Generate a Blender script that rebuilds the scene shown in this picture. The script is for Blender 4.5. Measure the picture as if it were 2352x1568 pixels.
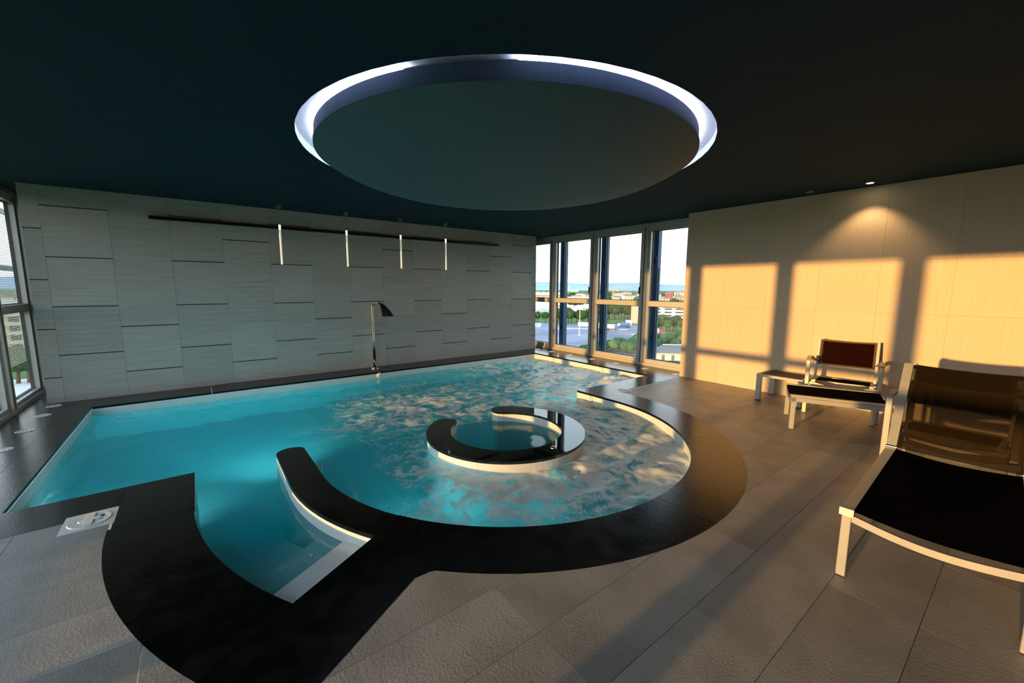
import bpy, bmesh, math, random
from math import sin, cos, pi, radians, sqrt, atan2
from mathutils import Vector, Matrix, noise, geometry

random.seed(7)
for o in list(bpy.data.objects):
    bpy.data.objects.remove(o)
SC = bpy.context.scene
COL = SC.collection

# ------------------------------------------------------------------ camera
CAM = Vector((2.802, -7.495, 1.475))
YAW, PITCH, ROLL = 0.6573, 0.1311, 0.0046
cy_, sy_, cp_, sp_ = cos(YAW), sin(YAW), cos(PITCH), sin(PITCH)
R0 = Vector((cy_, -sy_, 0)); D0 = Vector((-sp_*sy_, -sp_*cy_, -cp_)); F0 = Vector((sy_*cp_, cy_*cp_, -sp_))
RT = R0*cos(ROLL) - D0*sin(ROLL); DN = R0*sin(ROLL) + D0*cos(ROLL)
cam = bpy.data.cameras.new('camera'); camo = bpy.data.objects.new('camera', cam); COL.objects.link(camo)
cam.sensor_fit = 'HORIZONTAL'; cam.sensor_width = 36.0; cam.lens = 36.0*939.55/2352
cam.clip_start = 0.05; cam.clip_end = 20000
camo.matrix_world = Matrix(((RT.x, -DN.x, -F0.x, CAM.x), (RT.y, -DN.y, -F0.y, CAM.y), (RT.z, -DN.z, -F0.z, CAM.z), (0, 0, 0, 1)))
SC.camera = camo

# ------------------------------------------------------------------ light
SC.view_settings.view_transform = 'Standard'
SC.view_settings.look = 'None'
SC.view_settings.gamma = 1.0
SC.view_settings.use_curve_mapping = False
SC.view_settings.exposure = 0.95
SC.cycles.max_bounces = 8; SC.cycles.diffuse_bounces = 4; SC.cycles.glossy_bounces = 3; SC.cycles.transmission_bounces = 5; SC.cycles.transparent_max_bounces = 8; SC.cycles.volume_bounces = 0; SC.cycles.adaptive_threshold = 0.02
W = bpy.data.worlds.new('sky'); SC.world = W; W.use_nodes = True
wn, wl = W.node_tree.nodes, W.node_tree.links
wn.clear()
wout = wn.new('ShaderNodeOutputWorld'); wbg = wn.new('ShaderNodeBackground')
wtc = wn.new('ShaderNodeTexCoord'); wsep = wn.new('ShaderNodeSeparateXYZ'); wramp = wn.new('ShaderNodeValToRGB')
wl.new(wtc.outputs['Generated'], wsep.inputs[0]); wl.new(wsep.outputs['Z'], wramp.inputs[0])
el = wramp.color_ramp.elements
el[0].position = 0.0; el[0].color = (0.80, 0.93, 1.0, 1)
el[1].position = 1.0; el[1].color = (0.22, 0.42, 0.80, 1)
e = el.new(0.07); e.color = (0.98, 1.0, 1.0, 1)
e = el.new(0.35); e.color = (0.72, 0.88, 1.0, 1)
wl.new(wramp.outputs[0], wbg.inputs['Color']); wbg.inputs['Strength'].default_value = 1.55
wl.new(wbg.outputs[0], wout.inputs['Surface'])

sun = bpy.data.lights.new('sun', 'SUN'); suno = bpy.data.objects.new('sun', sun); COL.objects.link(suno)
sun.energy = 3.25; sun.angle = radians(0.8); sun.color = (1.0, 0.545, 0.165)
sd = Vector((1.0, 0.0157, -0.0866)).normalized()
suno.rotation_euler = sd.to_track_quat('-Z', 'Y').to_euler()

# ------------------------------------------------------------------ materials
def newmat(name):
    m = bpy.data.materials.new(name); m.use_nodes = True
    nt = m.node_tree; nt.nodes.clear()
    out = nt.nodes.new('ShaderNodeOutputMaterial'); p = nt.nodes.new('ShaderNodeBsdfPrincipled')
    nt.links.new(p.outputs[0], out.inputs['Surface'])
    return m, nt, p, out

def setp(p, **k):
    for key, v in k.items():
        p.inputs[key.replace('_', ' ')].default_value = v if not (isinstance(v, tuple) and len(v) == 3) else (*v, 1)

def plain(name, col, rough=0.5, metal=0.0, emit=None, es=0.0, spec=0.5):
    m, nt, p, o = newmat(name)
    setp(p, Base_Color=col, Roughness=rough, Metallic=metal)
    p.inputs['Specular IOR Level'].default_value = spec
    if emit:
        p.inputs['Emission Color'].default_value = (*emit, 1); p.inputs['Emission Strength'].default_value = es
    return m

def noisemat(name, c1, c2, scale=5.0, rough=0.5, bump=0.0, stretch=(1, 1, 1), detail=6.0, bscale=None, metal=0.0, spec=0.5, lo=0.35, hi=0.65, dist=0.0, rrange=None, perobj=0.0, bdist=0.003):
    m, nt, p, o = newmat(name)
    N, L = nt.nodes, nt.links
    tc = N.new('ShaderNodeTexCoord'); mp = N.new('ShaderNodeMapping'); mp.inputs['Scale'].default_value = stretch
    L.new(tc.outputs['Object'], mp.inputs[0])
    nz = N.new('ShaderNodeTexNoise'); nz.inputs['Scale'].default_value = scale; nz.inputs['Detail'].default_value = detail
    nz.inputs['Distortion'].default_value = dist
    vec = mp.outputs[0]
    if perobj:
        oi = N.new('ShaderNodeObjectInfo'); ad = N.new('ShaderNodeVectorMath'); ad.operation = 'MULTIPLY_ADD'
        cmb = N.new('ShaderNodeCombineXYZ'); 
        L.new(oi.outputs['Random'], cmb.inputs[0]); L.new(oi.outputs['Random'], cmb.inputs[1]); L.new(oi.outputs['Random'], cmb.inputs[2])
        L.new(cmb.outputs[0], ad.inputs[0]); ad.inputs[1].default_value = (37, 53, 29); L.new(vec, ad.inputs[2]); vec = ad.outputs[0]
    L.new(vec, nz.inputs['Vector'])
    rp = N.new('ShaderNodeValToRGB'); rp.color_ramp.elements[0].position = lo; rp.color_ramp.elements[1].position = hi
    rp.color_ramp.elements[0].color = (*c1, 1); rp.color_ramp.elements[1].color = (*c2, 1)
    L.new(nz.outputs['Fac'], rp.inputs[0])
    colo = rp.outputs[0]
    if perobj:
        hs = N.new('ShaderNodeHueSaturation'); mr = N.new('ShaderNodeMapRange')
        mr.inputs['To Min'].default_value = 1-perobj; mr.inputs['To Max'].default_value = 1+perobj
        L.new(oi.outputs['Random'], mr.inputs[0]); L.new(mr.outputs[0], hs.inputs['Value']); L.new(colo, hs.inputs['Color']); colo = hs.outputs[0]
    L.new(colo, p.inputs['Base Color'])
    setp(p, Roughness=rough, Metallic=metal); p.inputs['Specular IOR Level'].default_value = spec
    if rrange:
        mr2 = N.new('ShaderNodeMapRange'); mr2.inputs['To Min'].default_value = rrange[0]; mr2.inputs['To Max'].default_value = rrange[1]
        L.new(nz.outputs['Fac'], mr2.inputs[0]); L.new(mr2.outputs[0], p.inputs['Roughness'])
    if bump:
        nb = N.new('ShaderNodeTexNoise'); nb.inputs['Scale'].default_value = bscale or scale*4; nb.inputs['Detail'].default_value = 4
        L.new(vec, nb.inputs['Vector'])
        b = N.new('ShaderNodeBump'); b.inputs['Strength'].default_value = bump; b.inputs['Distance'].default_value = bdist
        L.new(nb.outputs['Fac'], b.inputs['Height']); L.new(b.outputs[0], p.inputs['Normal'])
    return m

M = {}
M['granite'] = noisemat('black_granite', (0.002, 0.0019, 0.0018), (0.011, 0.009, 0.0075), 9, 0.2, 0.35, bscale=70, lo=0.42, hi=0.85, rrange=(0.15, 0.27), spec=0.33, perobj=0.1, bdist=0.002)
M['polished'] = noisemat('polished_black_granite', (0.003, 0.003, 0.0032), (0.008, 0.008, 0.008), 60, 0.03, 0.02, bscale=180, spec=0.9, bdist=0.001)
M['floor_tile'] = noisemat('stone_floor_tile', (0.275, 0.245, 0.215), (0.385, 0.345, 0.305), 2.4, 0.42, 0.55, bscale=95, perobj=0.07, detail=8, spec=0.35, bdist=0.003, rrange=(0.36, 0.5))
M['grout'] = plain('dark_grout', (0.035, 0.033, 0.03), 0.9)
M['panel'] = noisemat('striated_grey_tile', (0.30, 0.30, 0.285), (0.41, 0.41, 0.39), 3.0, 0.5, 0.1, stretch=(0.8, 1, 40), detail=9, bscale=6, lo=0.3, hi=0.7, perobj=0.06, spec=0.3)
M['wall_tile'] = noisemat('striated_beige_tile', (0.62, 0.48, 0.35), (0.71, 0.555, 0.41), 3.0, 0.55, 0.05, stretch=(1, 50, 0.7), detail=9, bscale=6, lo=0.3, hi=0.7, perobj=0.03, spec=0.25)
M['strip'] = plain('black_joint_strip', (0.006, 0.006, 0.006), 0.45)
M['ceiling'] = noisemat('dark_ceiling_paint', (0.011, 0.036, 0.055), (0.012, 0.040, 0.060), 3, 0.85, 0.0, spec=0.15)
M['dome'] = noisemat('grey_stretch_fabric', (0.095, 0.165, 0.195), (0.105, 0.18, 0.21), 40, 0.7, 0.0, spec=0.2)
M['cove'] = plain('white_cove_paint', (0.75, 0.78, 0.85), 0.7)
M['drum'] = plain('blue_grey_drum_paint', (0.045, 0.075, 0.15), 0.7)
M['led'] = plain('white_led_strip', (0.9, 0.9, 0.95), 0.5, emit=(0.80, 0.86, 1.0), es=9.5)
M['led_off'] = plain('unlit_led_strip', (0.25, 0.25, 0.27), 0.5)
M['alu'] = noisemat('brushed_aluminium_frame', (0.50, 0.48, 0.45), (0.56, 0.54, 0.51), 8, 0.42, 0.0, stretch=(1, 1, 12), metal=0.35, spec=0.5)
M['alu_dark'] = plain('shadow_grey_gasket', (0.012, 0.012, 0.014), 0.6)
M['blue_fin'] = plain('blue_facade_fin', (0.012, 0.06, 0.16), 0.45)
M['mesh'] = plain('grey_expanded_metal', (0.34, 0.37, 0.38), 0.6, 0.0)
M['gantry'] = plain('grey_steel', (0.22, 0.24, 0.25), 0.5, 0.2)
M['furn'] = noisemat('silver_powder_coat', (0.40, 0.385, 0.365), (0.43, 0.415, 0.395), 14, 0.38, 0.0, metal=0.3)
M['rubber'] = plain('black_rubber', (0.01, 0.01, 0.01), 0.8)
M['chrome'] = plain('polished_steel', (0.72, 0.70, 0.67), 0.13, 1.0)
M['dark_metal'] = plain('dark_bronze_metal', (0.015, 0.017, 0.022), 0.45, 0.3)
M['rail'] = plain('black_lacquer', (0.006, 0.006, 0.006), 0.25)
M['white_plastic'] = plain('white_plastic', (0.72, 0.70, 0.66), 0.35)
M['brass'] = plain('brushed_nickel', (0.33, 0.31, 0.28), 0.35, 0.9)
M['rod'] = plain('lit_acrylic_rod', (0.7, 0.68, 0.62), 0.3, emit=(1.0, 0.9, 0.74), es=0.2)
M['rod_top'] = plain('glowing_rod_top', (0.9, 0.9, 0.85), 0.3, emit=(0.97, 1.0, 0.88), es=0.9)
M['lamp_on'] = plain('lit_downlight', (1, 0.9, 0.7), 0.4, emit=(1.0, 0.82, 0.5), es=18.0)
M['lamp_off'] = plain('unlit_downlight', (0.20, 0.18, 0.16), 0.3)
M['pool_lamp'] = plain('underwater_lamp_glass', (0.8, 0.9, 0.95), 0.3, emit=(0.75, 0.95, 1.0), es=2.0)

# sling fabric: woven, lets part of the light through
def sling(name, col, trans, tint):
    m, nt, p, o = newmat(name); N, L = nt.nodes, nt.links
    tc = N.new('ShaderNodeTexCoord'); w = N.new('ShaderNodeTexWave'); w.wave_type = 'BANDS'; w.bands_direction = 'DIAGONAL'
    w.inputs['Scale'].default_value = 38; w.inputs['Distortion'].default_value = 1.5
    L.new(tc.outputs['Object'], w.inputs[0])
    rp = N.new('ShaderNodeValToRGB'); rp.color_ramp.elements[0].color = (*[c*0.8 for c in col], 1); rp.color_ramp.elements[1].color = (*[c*1.25 for c in col], 1)
    L.new(w.outputs['Fac'], rp.inputs[0]); L.new(rp.outputs[0], p.inputs['Base Color'])
    setp(p, Roughness=0.9); p.inputs['Specular IOR Level'].default_value = 0.02
    t = N.new('ShaderNodeBsdfTransparent'); t.inputs[0].default_value = (*tint, 1)
    mx = N.new('ShaderNodeMixShader'); mx.inputs[0].default_value = trans
    L.new(p.outputs[0], mx.inputs[1]); L.new(t.outputs[0], mx.inputs[2]); L.new(mx.outputs[0], o.inputs['Surface'])
    return m
M['sling_dark'] = sling('dark_brown_sling', (0.013, 0.008, 0.003), 0.15, (0.85, 0.75, 0.6))
M['sling_seat'] = sling('black_sling', (0.0025, 0.002, 0.002), 0.0, (0.8, 0.75, 0.7))
M['sling_red'] = sling('reddish_brown_sling', (0.012, 0.0022, 0.0009), 0.04, (0.8, 0.6, 0.4))
M['table_slat'] = plain('brown_table_sling', (0.035, 0.024, 0.010), 0.7)
M['hem'] = plain('light_brown_hem', (0.085, 0.04, 0.012), 0.7)

# glass: clear, reflecting by angle
def glassmat():
    m, nt, p, o = newmat('window_glass'); N, L = nt.nodes, nt.links
    t = N.new('ShaderNodeBsdfTransparent'); t.inputs[0].default_value = (0.93, 0.97, 0.96, 1)
    g = N.new('ShaderNodeBsdfGlossy'); g.inputs['Roughness'].default_value = 0.01
    lw = N.new('ShaderNodeLayerWeight'); lw.inputs['Blend'].default_value = 0.5
    pw = N.new('ShaderNodeMath'); pw.operation = 'POWER'; pw.inputs[1].default_value = 5.0; L.new(lw.outputs['Facing'], pw.inputs[0])
    fr = N.new('ShaderNodeMath'); fr.operation = 'MULTIPLY_ADD'; fr.inputs[1].default_value = 0.92; fr.inputs[2].default_value = 0.03; L.new(pw.outputs[0], fr.inputs[0])
    mx = N.new('ShaderNodeMixShader'); L.new(fr.outputs[0], mx.inputs[0]); L.new(t.outputs[0], mx.inputs[1]); L.new(g.outputs[0], mx.inputs[2])
    L.new(mx.outputs[0], o.inputs['Surface'])
    return m
M['glass'] = glassmat()

# mosaic: small white squares, uv in metres
def mosaic():
    m, nt, p, o = newmat('white_pool_mosaic'); N, L = nt.nodes, nt.links
    uv = N.new('ShaderNodeUVMap')
    br = N.new('ShaderNodeTexBrick'); br.offset = 0.0; br.squash = 1.0
    br.inputs['Scale'].default_value = 1.0; br.inputs['Brick Width'].default_value = 0.0115; br.inputs['Row Height'].default_value = 0.0115
    br.inputs['Mortar Size'].default_value = 0.0008; br.inputs['Mortar Smooth'].default_value = 0.3
    br.inputs['Color1'].default_value = (0.80, 0.80, 0.77, 1); br.inputs['Color2'].default_value = (0.74, 0.75, 0.73, 1); br.inputs['Mortar'].default_value = (0.36, 0.38, 0.38, 1)
    L.new(uv.outputs[0], br.inputs['Vector']); L.new(br.outputs['Color'], p.inputs['Base Color'])
    b = N.new('ShaderNodeBump'); b.inputs['Strength'].default_value = 0.3; b.inputs['Distance'].default_value = 0.0008; b.invert = True
    L.new(br.outputs['Fac'], b.inputs['Height']); L.new(b.outputs[0], p.inputs['Normal'])
    setp(p, Roughness=0.25)
    return m
M['mosaic'] = mosaic()

# water: refracting turquoise, foam by a 'foam' attribute broken up with noise
def water():
    m, nt, p, o = newmat('turquoise_pool_water'); N, L = nt.nodes, nt.links
    setp(p, Base_Color=(1, 1, 1), Roughness=0.02, IOR=1.333); p.inputs['Transmission Weight'].default_value = 1.0
    tc = N.new('ShaderNodeTexCoord'); at = N.new('ShaderNodeAttribute'); at.attribute_name = 'foam'
    n1 = N.new('ShaderNodeTexNoise'); n1.inputs['Scale'].default_value = 3.4; n1.inputs['Detail'].default_value = 10; n1.inputs['Roughness'].default_value = 0.64; n1.inputs['Distortion'].default_value = 0.55
    L.new(tc.outputs['Object'], n1.inputs['Vector'])
    n2 = N.new('ShaderNodeTexNoise'); n2.inputs['Scale'].default_value = 55; n2.inputs['Detail'].default_value = 3
    L.new(tc.outputs['Object'], n2.inputs['Vector'])
    # ridged filaments
    sub = N.new('ShaderNodeMath'); sub.operation = 'SUBTRACT'; sub.inputs[1].default_value = 0.5; L.new(n1.outputs['Fac'], sub.inputs[0])
    ab = N.new('ShaderNodeMath'); ab.operation = 'ABSOLUTE'; L.new(sub.outputs[0], ab.inputs[0])
    rid = N.new('ShaderNodeMapRange'); rid.inputs['From Min'].default_value = 0.0; rid.inputs['From Max'].default_value = 0.15; rid.inputs['To Min'].default_value = 0.40; rid.inputs['To Max'].default_value = -0.40
    L.new(ab.outputs[0], rid.inputs[0])
    m2 = N.new('ShaderNodeMath'); m2.operation = 'MULTIPLY_ADD'; L.new(n2.outputs['Fac'], m2.inputs[0]); m2.inputs[1].default_value = 0.55; m2.inputs[2].default_value = -0.27
    s1 = N.new('ShaderNodeMath'); s1.operation = 'ADD'; L.new(rid.outputs[0], s1.inputs[0]); L.new(m2.outputs[0], s1.inputs[1])
    add = N.new('ShaderNodeMath'); add.operation = 'MULTIPLY_ADD'; L.new(at.outputs['Fac'], add.inputs[0]); add.inputs[1].default_value = 1.03; L.new(s1.outputs[0], add.inputs[2])
    fm = N.new('ShaderNodeMapRange'); fm.interpolation_type = 'SMOOTHSTEP'; fm.inputs['From Min'].default_value = 0.40; fm.inputs['From Max'].default_value = 1.02; fm.inputs['To Max'].default_value = 0.92
    L.new(add.outputs[0], fm.inputs[0])
    gate = N.new('ShaderNodeMapRange'); gate.inputs['From Min'].default_value = 0.02; gate.inputs['From Max'].default_value = 0.15
    L.new(at.outputs['Fac'], gate.inputs[0])
    mu = N.new('ShaderNodeMath'); mu.operation = 'MULTIPLY'; L.new(fm.outputs[0], mu.inputs[0]); L.new(gate.outputs[0], mu.inputs[1])
    foam = N.new('ShaderNodeBsdfPrincipled'); setp(foam, Base_Color=(0.86, 0.88, 0.86), Roughness=0.5)
    # suspended micro bubbles and haze near the surface: a little diffuse turquoise
    milky = N.new('ShaderNodeBsdfDiffuse'); milky.inputs[0].default_value = (0.0, 0.46, 0.55, 1)
    mk = N.new('ShaderNodeMixShader'); mk.inputs[0].default_value = 0.22
    mf = N.new('ShaderNodeMath'); mf.operation = 'MULTIPLY_ADD'; L.new(at.outputs['Fac'], mf.inputs[0]); mf.inputs[1].default_value = 0.45; mf.inputs[2].default_value = 0.28; L.new(mf.outputs[0], mk.inputs[0])
    mc = N.new('ShaderNodeMixRGB'); mc.inputs[1].default_value = (0.0, 0.46, 0.55, 1); mc.inputs[2].default_value = (0.22, 0.55, 0.58, 1); L.new(at.outputs['Fac'], mc.inputs[0]); L.new(mc.outputs[0], milky.inputs[0])
    L.new(p.outputs[0], mk.inputs[1]); L.new(milky.outputs[0], mk.inputs[2])
    mx = N.new('ShaderNodeMixShader'); L.new(mu.outputs[0], mx.inputs[0]); L.new(mk.outputs[0], mx.inputs[1]); L.new(foam.outputs[0], mx.inputs[2])
    L.new(mx.outputs[0], o.inputs['Surface'])
    bp = N.new('ShaderNodeBump'); bp.inputs['Strength'].default_value = 0.5; bp.inputs['Distance'].default_value = 0.012
    bm_ = N.new('ShaderNodeMath'); bm_.operation = 'MULTIPLY'; L.new(n1.outputs['Fac'], bm_.inputs[0])
    bs = N.new('ShaderNodeMath'); bs.operation = 'MULTIPLY_ADD'; L.new(at.outputs['Fac'], bs.inputs[0]); bs.inputs[1].default_value = 2.2; bs.inputs[2].default_value = 0.12
    L.new(bs.outputs[0], bm_.inputs[1]); L.new(bm_.outputs[0], bp.inputs['Height'])
    L.new(bp.outputs[0], p.inputs['Normal']); L.new(bp.outputs[0], foam.inputs['Normal'])
    va = N.new('ShaderNodeVolumeAbsorption'); va.inputs['Color'].default_value = (0.0, 0.86, 0.91, 1); va.inputs['Density'].default_value = 1.0
    L.new(va.outputs[0], o.inputs['Volume'])
    return m
M['water'] = water()

# ------------------------------------------------------------------ mesh helpers
class MB:
    def __init__(s): s.v = []; s.f = []; s.uv = None
    def box(s, x0, x1, y0, y1, z0, z1):
        b = len(s.v)
        s.v += [(x0, y0, z0), (x1, y0, z0), (x1, y1, z0), (x0, y1, z0), (x0, y0, z1), (x1, y0, z1), (x1, y1, z1), (x0, y1, z1)]
        s.f += [tuple(b+i for i in q) for q in ((0, 3, 2, 1), (4, 5, 6, 7), (0, 1, 5, 4), (1, 2, 6, 5), (2, 3, 7, 6), (3, 0, 4, 7))]
        return s
    def bbox(s, x0, x1, y0, y1, z0, z1, c=0.004):
        # box with its vertical edges chamfered
        poly = [(x0+c, y0), (x1-c, y0), (x1, y0+c), (x1, y1-c), (x1-c, y1), (x0+c, y1), (x0, y1-c), (x0, y0+c)]
        return s.prism(poly, z0, z1)
    def prism(s, poly, z0, z1):
        b = len(s.v); n = len(poly)
        s.v += [(x, y, z0) for x, y in poly] + [(x, y, z1) for x, y in poly]
        s.f.append(tuple(range(b+n-1, b-1, -1))); s.f.append(tuple(range(b+n, b+2*n)))
        for i in range(n):
            j = (i+1) % n; s.f.append((b+i, b+j, b+n+j, b+n+i))
        return s
    def sweep(s, path, w, h, up=(0, 0, 1), cap=True):
        # rectangular bar along a path: w across, h along 'up'
        b = len(s.v); n = len(path); P = [Vector(p) for p in path]; up = Vector(up)
        for i in range(n):
            t = (P[min(i+1, n-1)] - P[max(i-1, 0)]).normalized()
            side = t.cross(up)
            if side.length < 1e-4: side = t.cross(Vector((1, 0, 0)))
            side.normalize(); u = side.cross(t).normalized()
            for a, c in ((-1, -1), (1, -1), (1, 1), (-1, 1)):
                s.v.append(tuple(P[i] + side*(a*w/2) + u*(c*h/2)))
        for i in range(n-1):
            for k in range(4):
                a = b+i*4+k; c = b+i*4+(k+1) % 4
                s.f.append((a, c, c+4, a+4))
        if cap:
            s.f.append((b+3, b+2, b+1, b)); e_ = b+(n-1)*4; s.f.append((e_, e_+1, e_+2, e_+3))
        return s
    def tube(s, path, r, seg=12, cap=True):
        b = len(s.v); n = len(path); P = [Vector(p) for p in path]
        rr = r if isinstance(r, (list, tuple)) else [r]*n
        pu = None
        for i in range(n):
            t = (P[min(i+1, n-1)] - P[max(i-1, 0)]).normalized()
            if pu is None:
                pu = t.orthogonal().normalized()
            pu = (pu - t*pu.dot(t)).normalized(); q = t.cross(pu)
            for k in range(seg):
                a = 2*pi*k/seg; s.v.append(tuple(P[i] + (pu*cos(a)+q*sin(a))*rr[i]))
        for i in range(n-1):
            for k in range(seg):
                a = b+i*seg+k; c = b+i*seg+(k+1) % seg; s.f.append((a, c, c+seg, a+seg))
        if cap:
            s.f.append(tuple(range(b+seg-1, b-1, -1))); e_ = b+(n-1)*seg; s.f.append(tuple(range(e_, e_+seg)))
        return s
    def lathe(s, prof, cx=0, cy=0, seg=32):
        b = len(s.v); n = len(prof)
        for k in range(seg):
            a = 2*pi*k/seg
            for r, z in prof: s.v.append((cx+r*cos(a), cy+r*sin(a), z))
        for k in range(seg):
            for i in range(n-1):
                a = b+k*n+i; c = b+((k+1) % seg)*n+i; s.f.append((a, c, c+1, a+1))
        return s
    def build(s, name, mat, parent=None, smooth=False, loc=None):
        me = bpy.data.meshes.new(name); me.from_pydata(s.v, [], s.f)
        if s.uv:
            ul = me.uv_layers.new(name='UVMap')
            for pol in me.polygons:
                for li in pol.loop_indices: ul.data[li].uv = s.uv[me.loops[li].vertex_index]
        me.materials.append(M[mat] if isinstance(mat, str) else mat)
        if smooth:
            for pol in me.polygons: pol.use_smooth = True
            if smooth == 'auto':
                try: me.set_sharp_from_angle(angle=radians(40))
                except Exception: pass
        o = bpy.data.objects.new(name, me); COL.objects.link(o)
        if parent: o.parent = parent
        if loc: o.location = loc
        return o

def tag(o, label=None, cat=None, group=None, kind=None):
    if label: o['label'] = label
    if cat: o['category'] = cat
    if group: o['group'] = group
    if kind: o['kind'] = kind
    return o
def empty(name, loc=(0, 0, 0), rz=0.0):
    o = bpy.data.objects.new(name, None); o.empty_display_size = 0.1; COL.objects.link(o)
    o.location = loc; o.rotation_euler = (0, 0, rz)
    return o
def link_copy(src, parent=None, loc=None, rot=None, scale=None):
    c = src.copy(); COL.objects.link(c); c.parent = parent
    if loc is not None: c.location = loc
    if rot is not None: c.rotation_euler = (0, 0, rot)
    if scale is not None: c.scale = scale
    return c
def copy_tree(src, loc=None, rot=None, scale=None):
    c = link_copy(src, None, loc, rot, scale)
    for ch in src.children:
        d = link_copy(ch, c)
        for g in ch.children: link_copy(g, d)
    return c
def arc(cx, cy, r, a0, a1, n):
    return [(cx+r*cos(radians(a0+(a1-a0)*i/n)), cy+r*sin(radians(a0+(a1-a0)*i/n))) for i in range(n+1)]

H = 2.67
OX, OY = 5.30, -4.155
AE = 210.7                                             # bearing of the stair entry edge
ee = (cos(radians(AE)), sin(radians(AE)))
nn = (-ee[1], ee[0])
nn = (-nn[0], -nn[1]) if nn[1] > 0 else nn             # away from the water
def pol(r, a): return (OX+r*cos(radians(a)), OY+r*sin(radians(a)))
XL, XRW = 1.055, 9.57                                  # sill fronts of both window walls
XR = 9.2                                               # right wall face

# ================================================================== structure
# ---- pool outline (water side)
end_arm = [(3.495, -3.47), (3.478, -3.425), (3.44, -3.398), (3.38, -3.383), (3.325, -3.398), (3.285, -3.43), (3.265, -3.48)]
outline = [(1.70, -0.51), (8.85, -0.51), (8.85, -3.48), (7.10, -3.48)]
outline += arc(OX, OY, 1.80, 0, -(360-AE), 48)
outline += arc(OX, OY, 1.805, AE, 180, 10)
outline += end_arm
outline += arc(OX, OY, 2.04, 180, AE, 10)
outline += arc(OX, OY, 2.61, AE, 180, 12)
outline += [(2.695, -3.49), (1.70, -3.49)]
ZB = -1.2
def inside(x, y, P):
    c = False; n = len(P); j = n-1
    for i in range(n):
        xi, yi = P[i]; xj, yj = P[j]
        if (yi > y) != (yj > y) and x < (xj-xi)*(y-yi)/(yj-yi)+xi: c = not c
        j = i
    return c
def wall_strip(mb, line, z0, z1, closed=False):
    pts = list(line)+([line[0]] if closed else [])
    u = 0.0; mb.uv = mb.uv or []
    b = len(mb.v)
    for i, (x, y) in enumerate(pts):
        if i: u += sqrt((x-pts[i-1][0])**2+(y-pts[i-1][1])**2)
        mb.v += [(x, y, z0), (x, y, z1)]; mb.uv += [(u, z0), (u, z1)]
    for i in range(len(pts)-1):
        a = b+2*i; mb.f.append((a, a+1, a+3, a+2))
    return mb
basin = MB(); wall_strip(basin, outline, ZB, -0.028, True)
b0 = len(basin.v); basin.v += [(1.5, -0.4, ZB), (9.0, -0.4, ZB), (9.0, -6.2, ZB), (1.5, -6.2, ZB)]
basin.uv += [(1.5, -0.4), (9.0, -0.4), (9.0, -6.2), (1.5, -6.2)]; basin.f.append((b0, b0+3, b0+2, b0+1))
pool = tag(basin.build('pool_basin', 'mosaic'), 'white mosaic swimming pool basin sunk into the floor', kind='structure')
# entry stairs
def step_poly(d0, d1):
    q = []
    for r, d in ((1.98, d0), (2.68, d0), (2.68, d1), (1.98, d1)):
        q.append((OX+ee[0]*r-nn[0]*d, OY+ee[1]*r-nn[1]*d))
    return q
for k in range(5):
    d1 = 0.25+0.29*k; zt = -0.10-0.17*k
    mb = MB(); P = step_poly(-0.02, d1)
    mb.prism(P, ZB, zt)
    mb.uv = [((x-OX)*ee[0]+(y-OY)*ee[1], (x-OX)*nn[0]+(y-OY)*nn[1]+z) for x, y, z in mb.v]
    mb.build('step', 'mosaic', pool)

# ---- C shaped seat wall and top
CX, CY = 5.295, -4.17
def cshape(ro, ri):
    rm = (ro+ri)/2; hw = (ro-ri)/2
    P = [(CX+ro*cos(radians(a)), CY+ro*sin(radians(a))) for a in [58-(58+360-125)*i/72 for i in range(73)]]
    ex, ey = CX+rm*cos(radians(125)), CY+rm*sin(radians(125))
    P += [(ex+hw*cos(radians(125+180*t+0)) if False else ex+hw*cos(radians(125-180*t)), ey+hw*sin(radians(125-180*t))) for t in (0.12, 0.25, 0.4, 0.55, 0.7, 0.85)]
    P += [(CX+ri*cos(radians(a)), CY+ri*sin(radians(a))) for a in [125-360+(58+360-125)*i/72 for i in range(73)]]
    ex, ey = CX+rm*cos(radians(58)), CY+rm*sin(radians(58))
    P += [(ex+hw*cos(radians(58+180-180*t)), ey+hw*sin(radians(58+180-180*t))) for t in (0.15, 0.3, 0.45, 0.6, 0.75, 0.88)]
    return P
seat = empty('curved_bench', (0, 0, 0))
tag(seat, 'C-shaped white mosaic bench with polished black stone top inside the round whirlpool', 'bench')
mb = MB(); P = cshape(0.818, 0.588); wall_strip(mb, P, ZB, -0.024, True); mb.build('bench_wall', 'mosaic', seat)
MB().prism(cshape(0.826, 0.580), -0.026, 0.0).build('stone_top', 'polished', seat)
mb = MB().lathe([(0.0, 0.016), (0.018, 0.014), (0.027, 0.006), (0.028, 0.0)], 5.334, -4.849, 24)
tag(mb.build('push_button', 'chrome', seat, smooth=True), 'steel push button')

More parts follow.
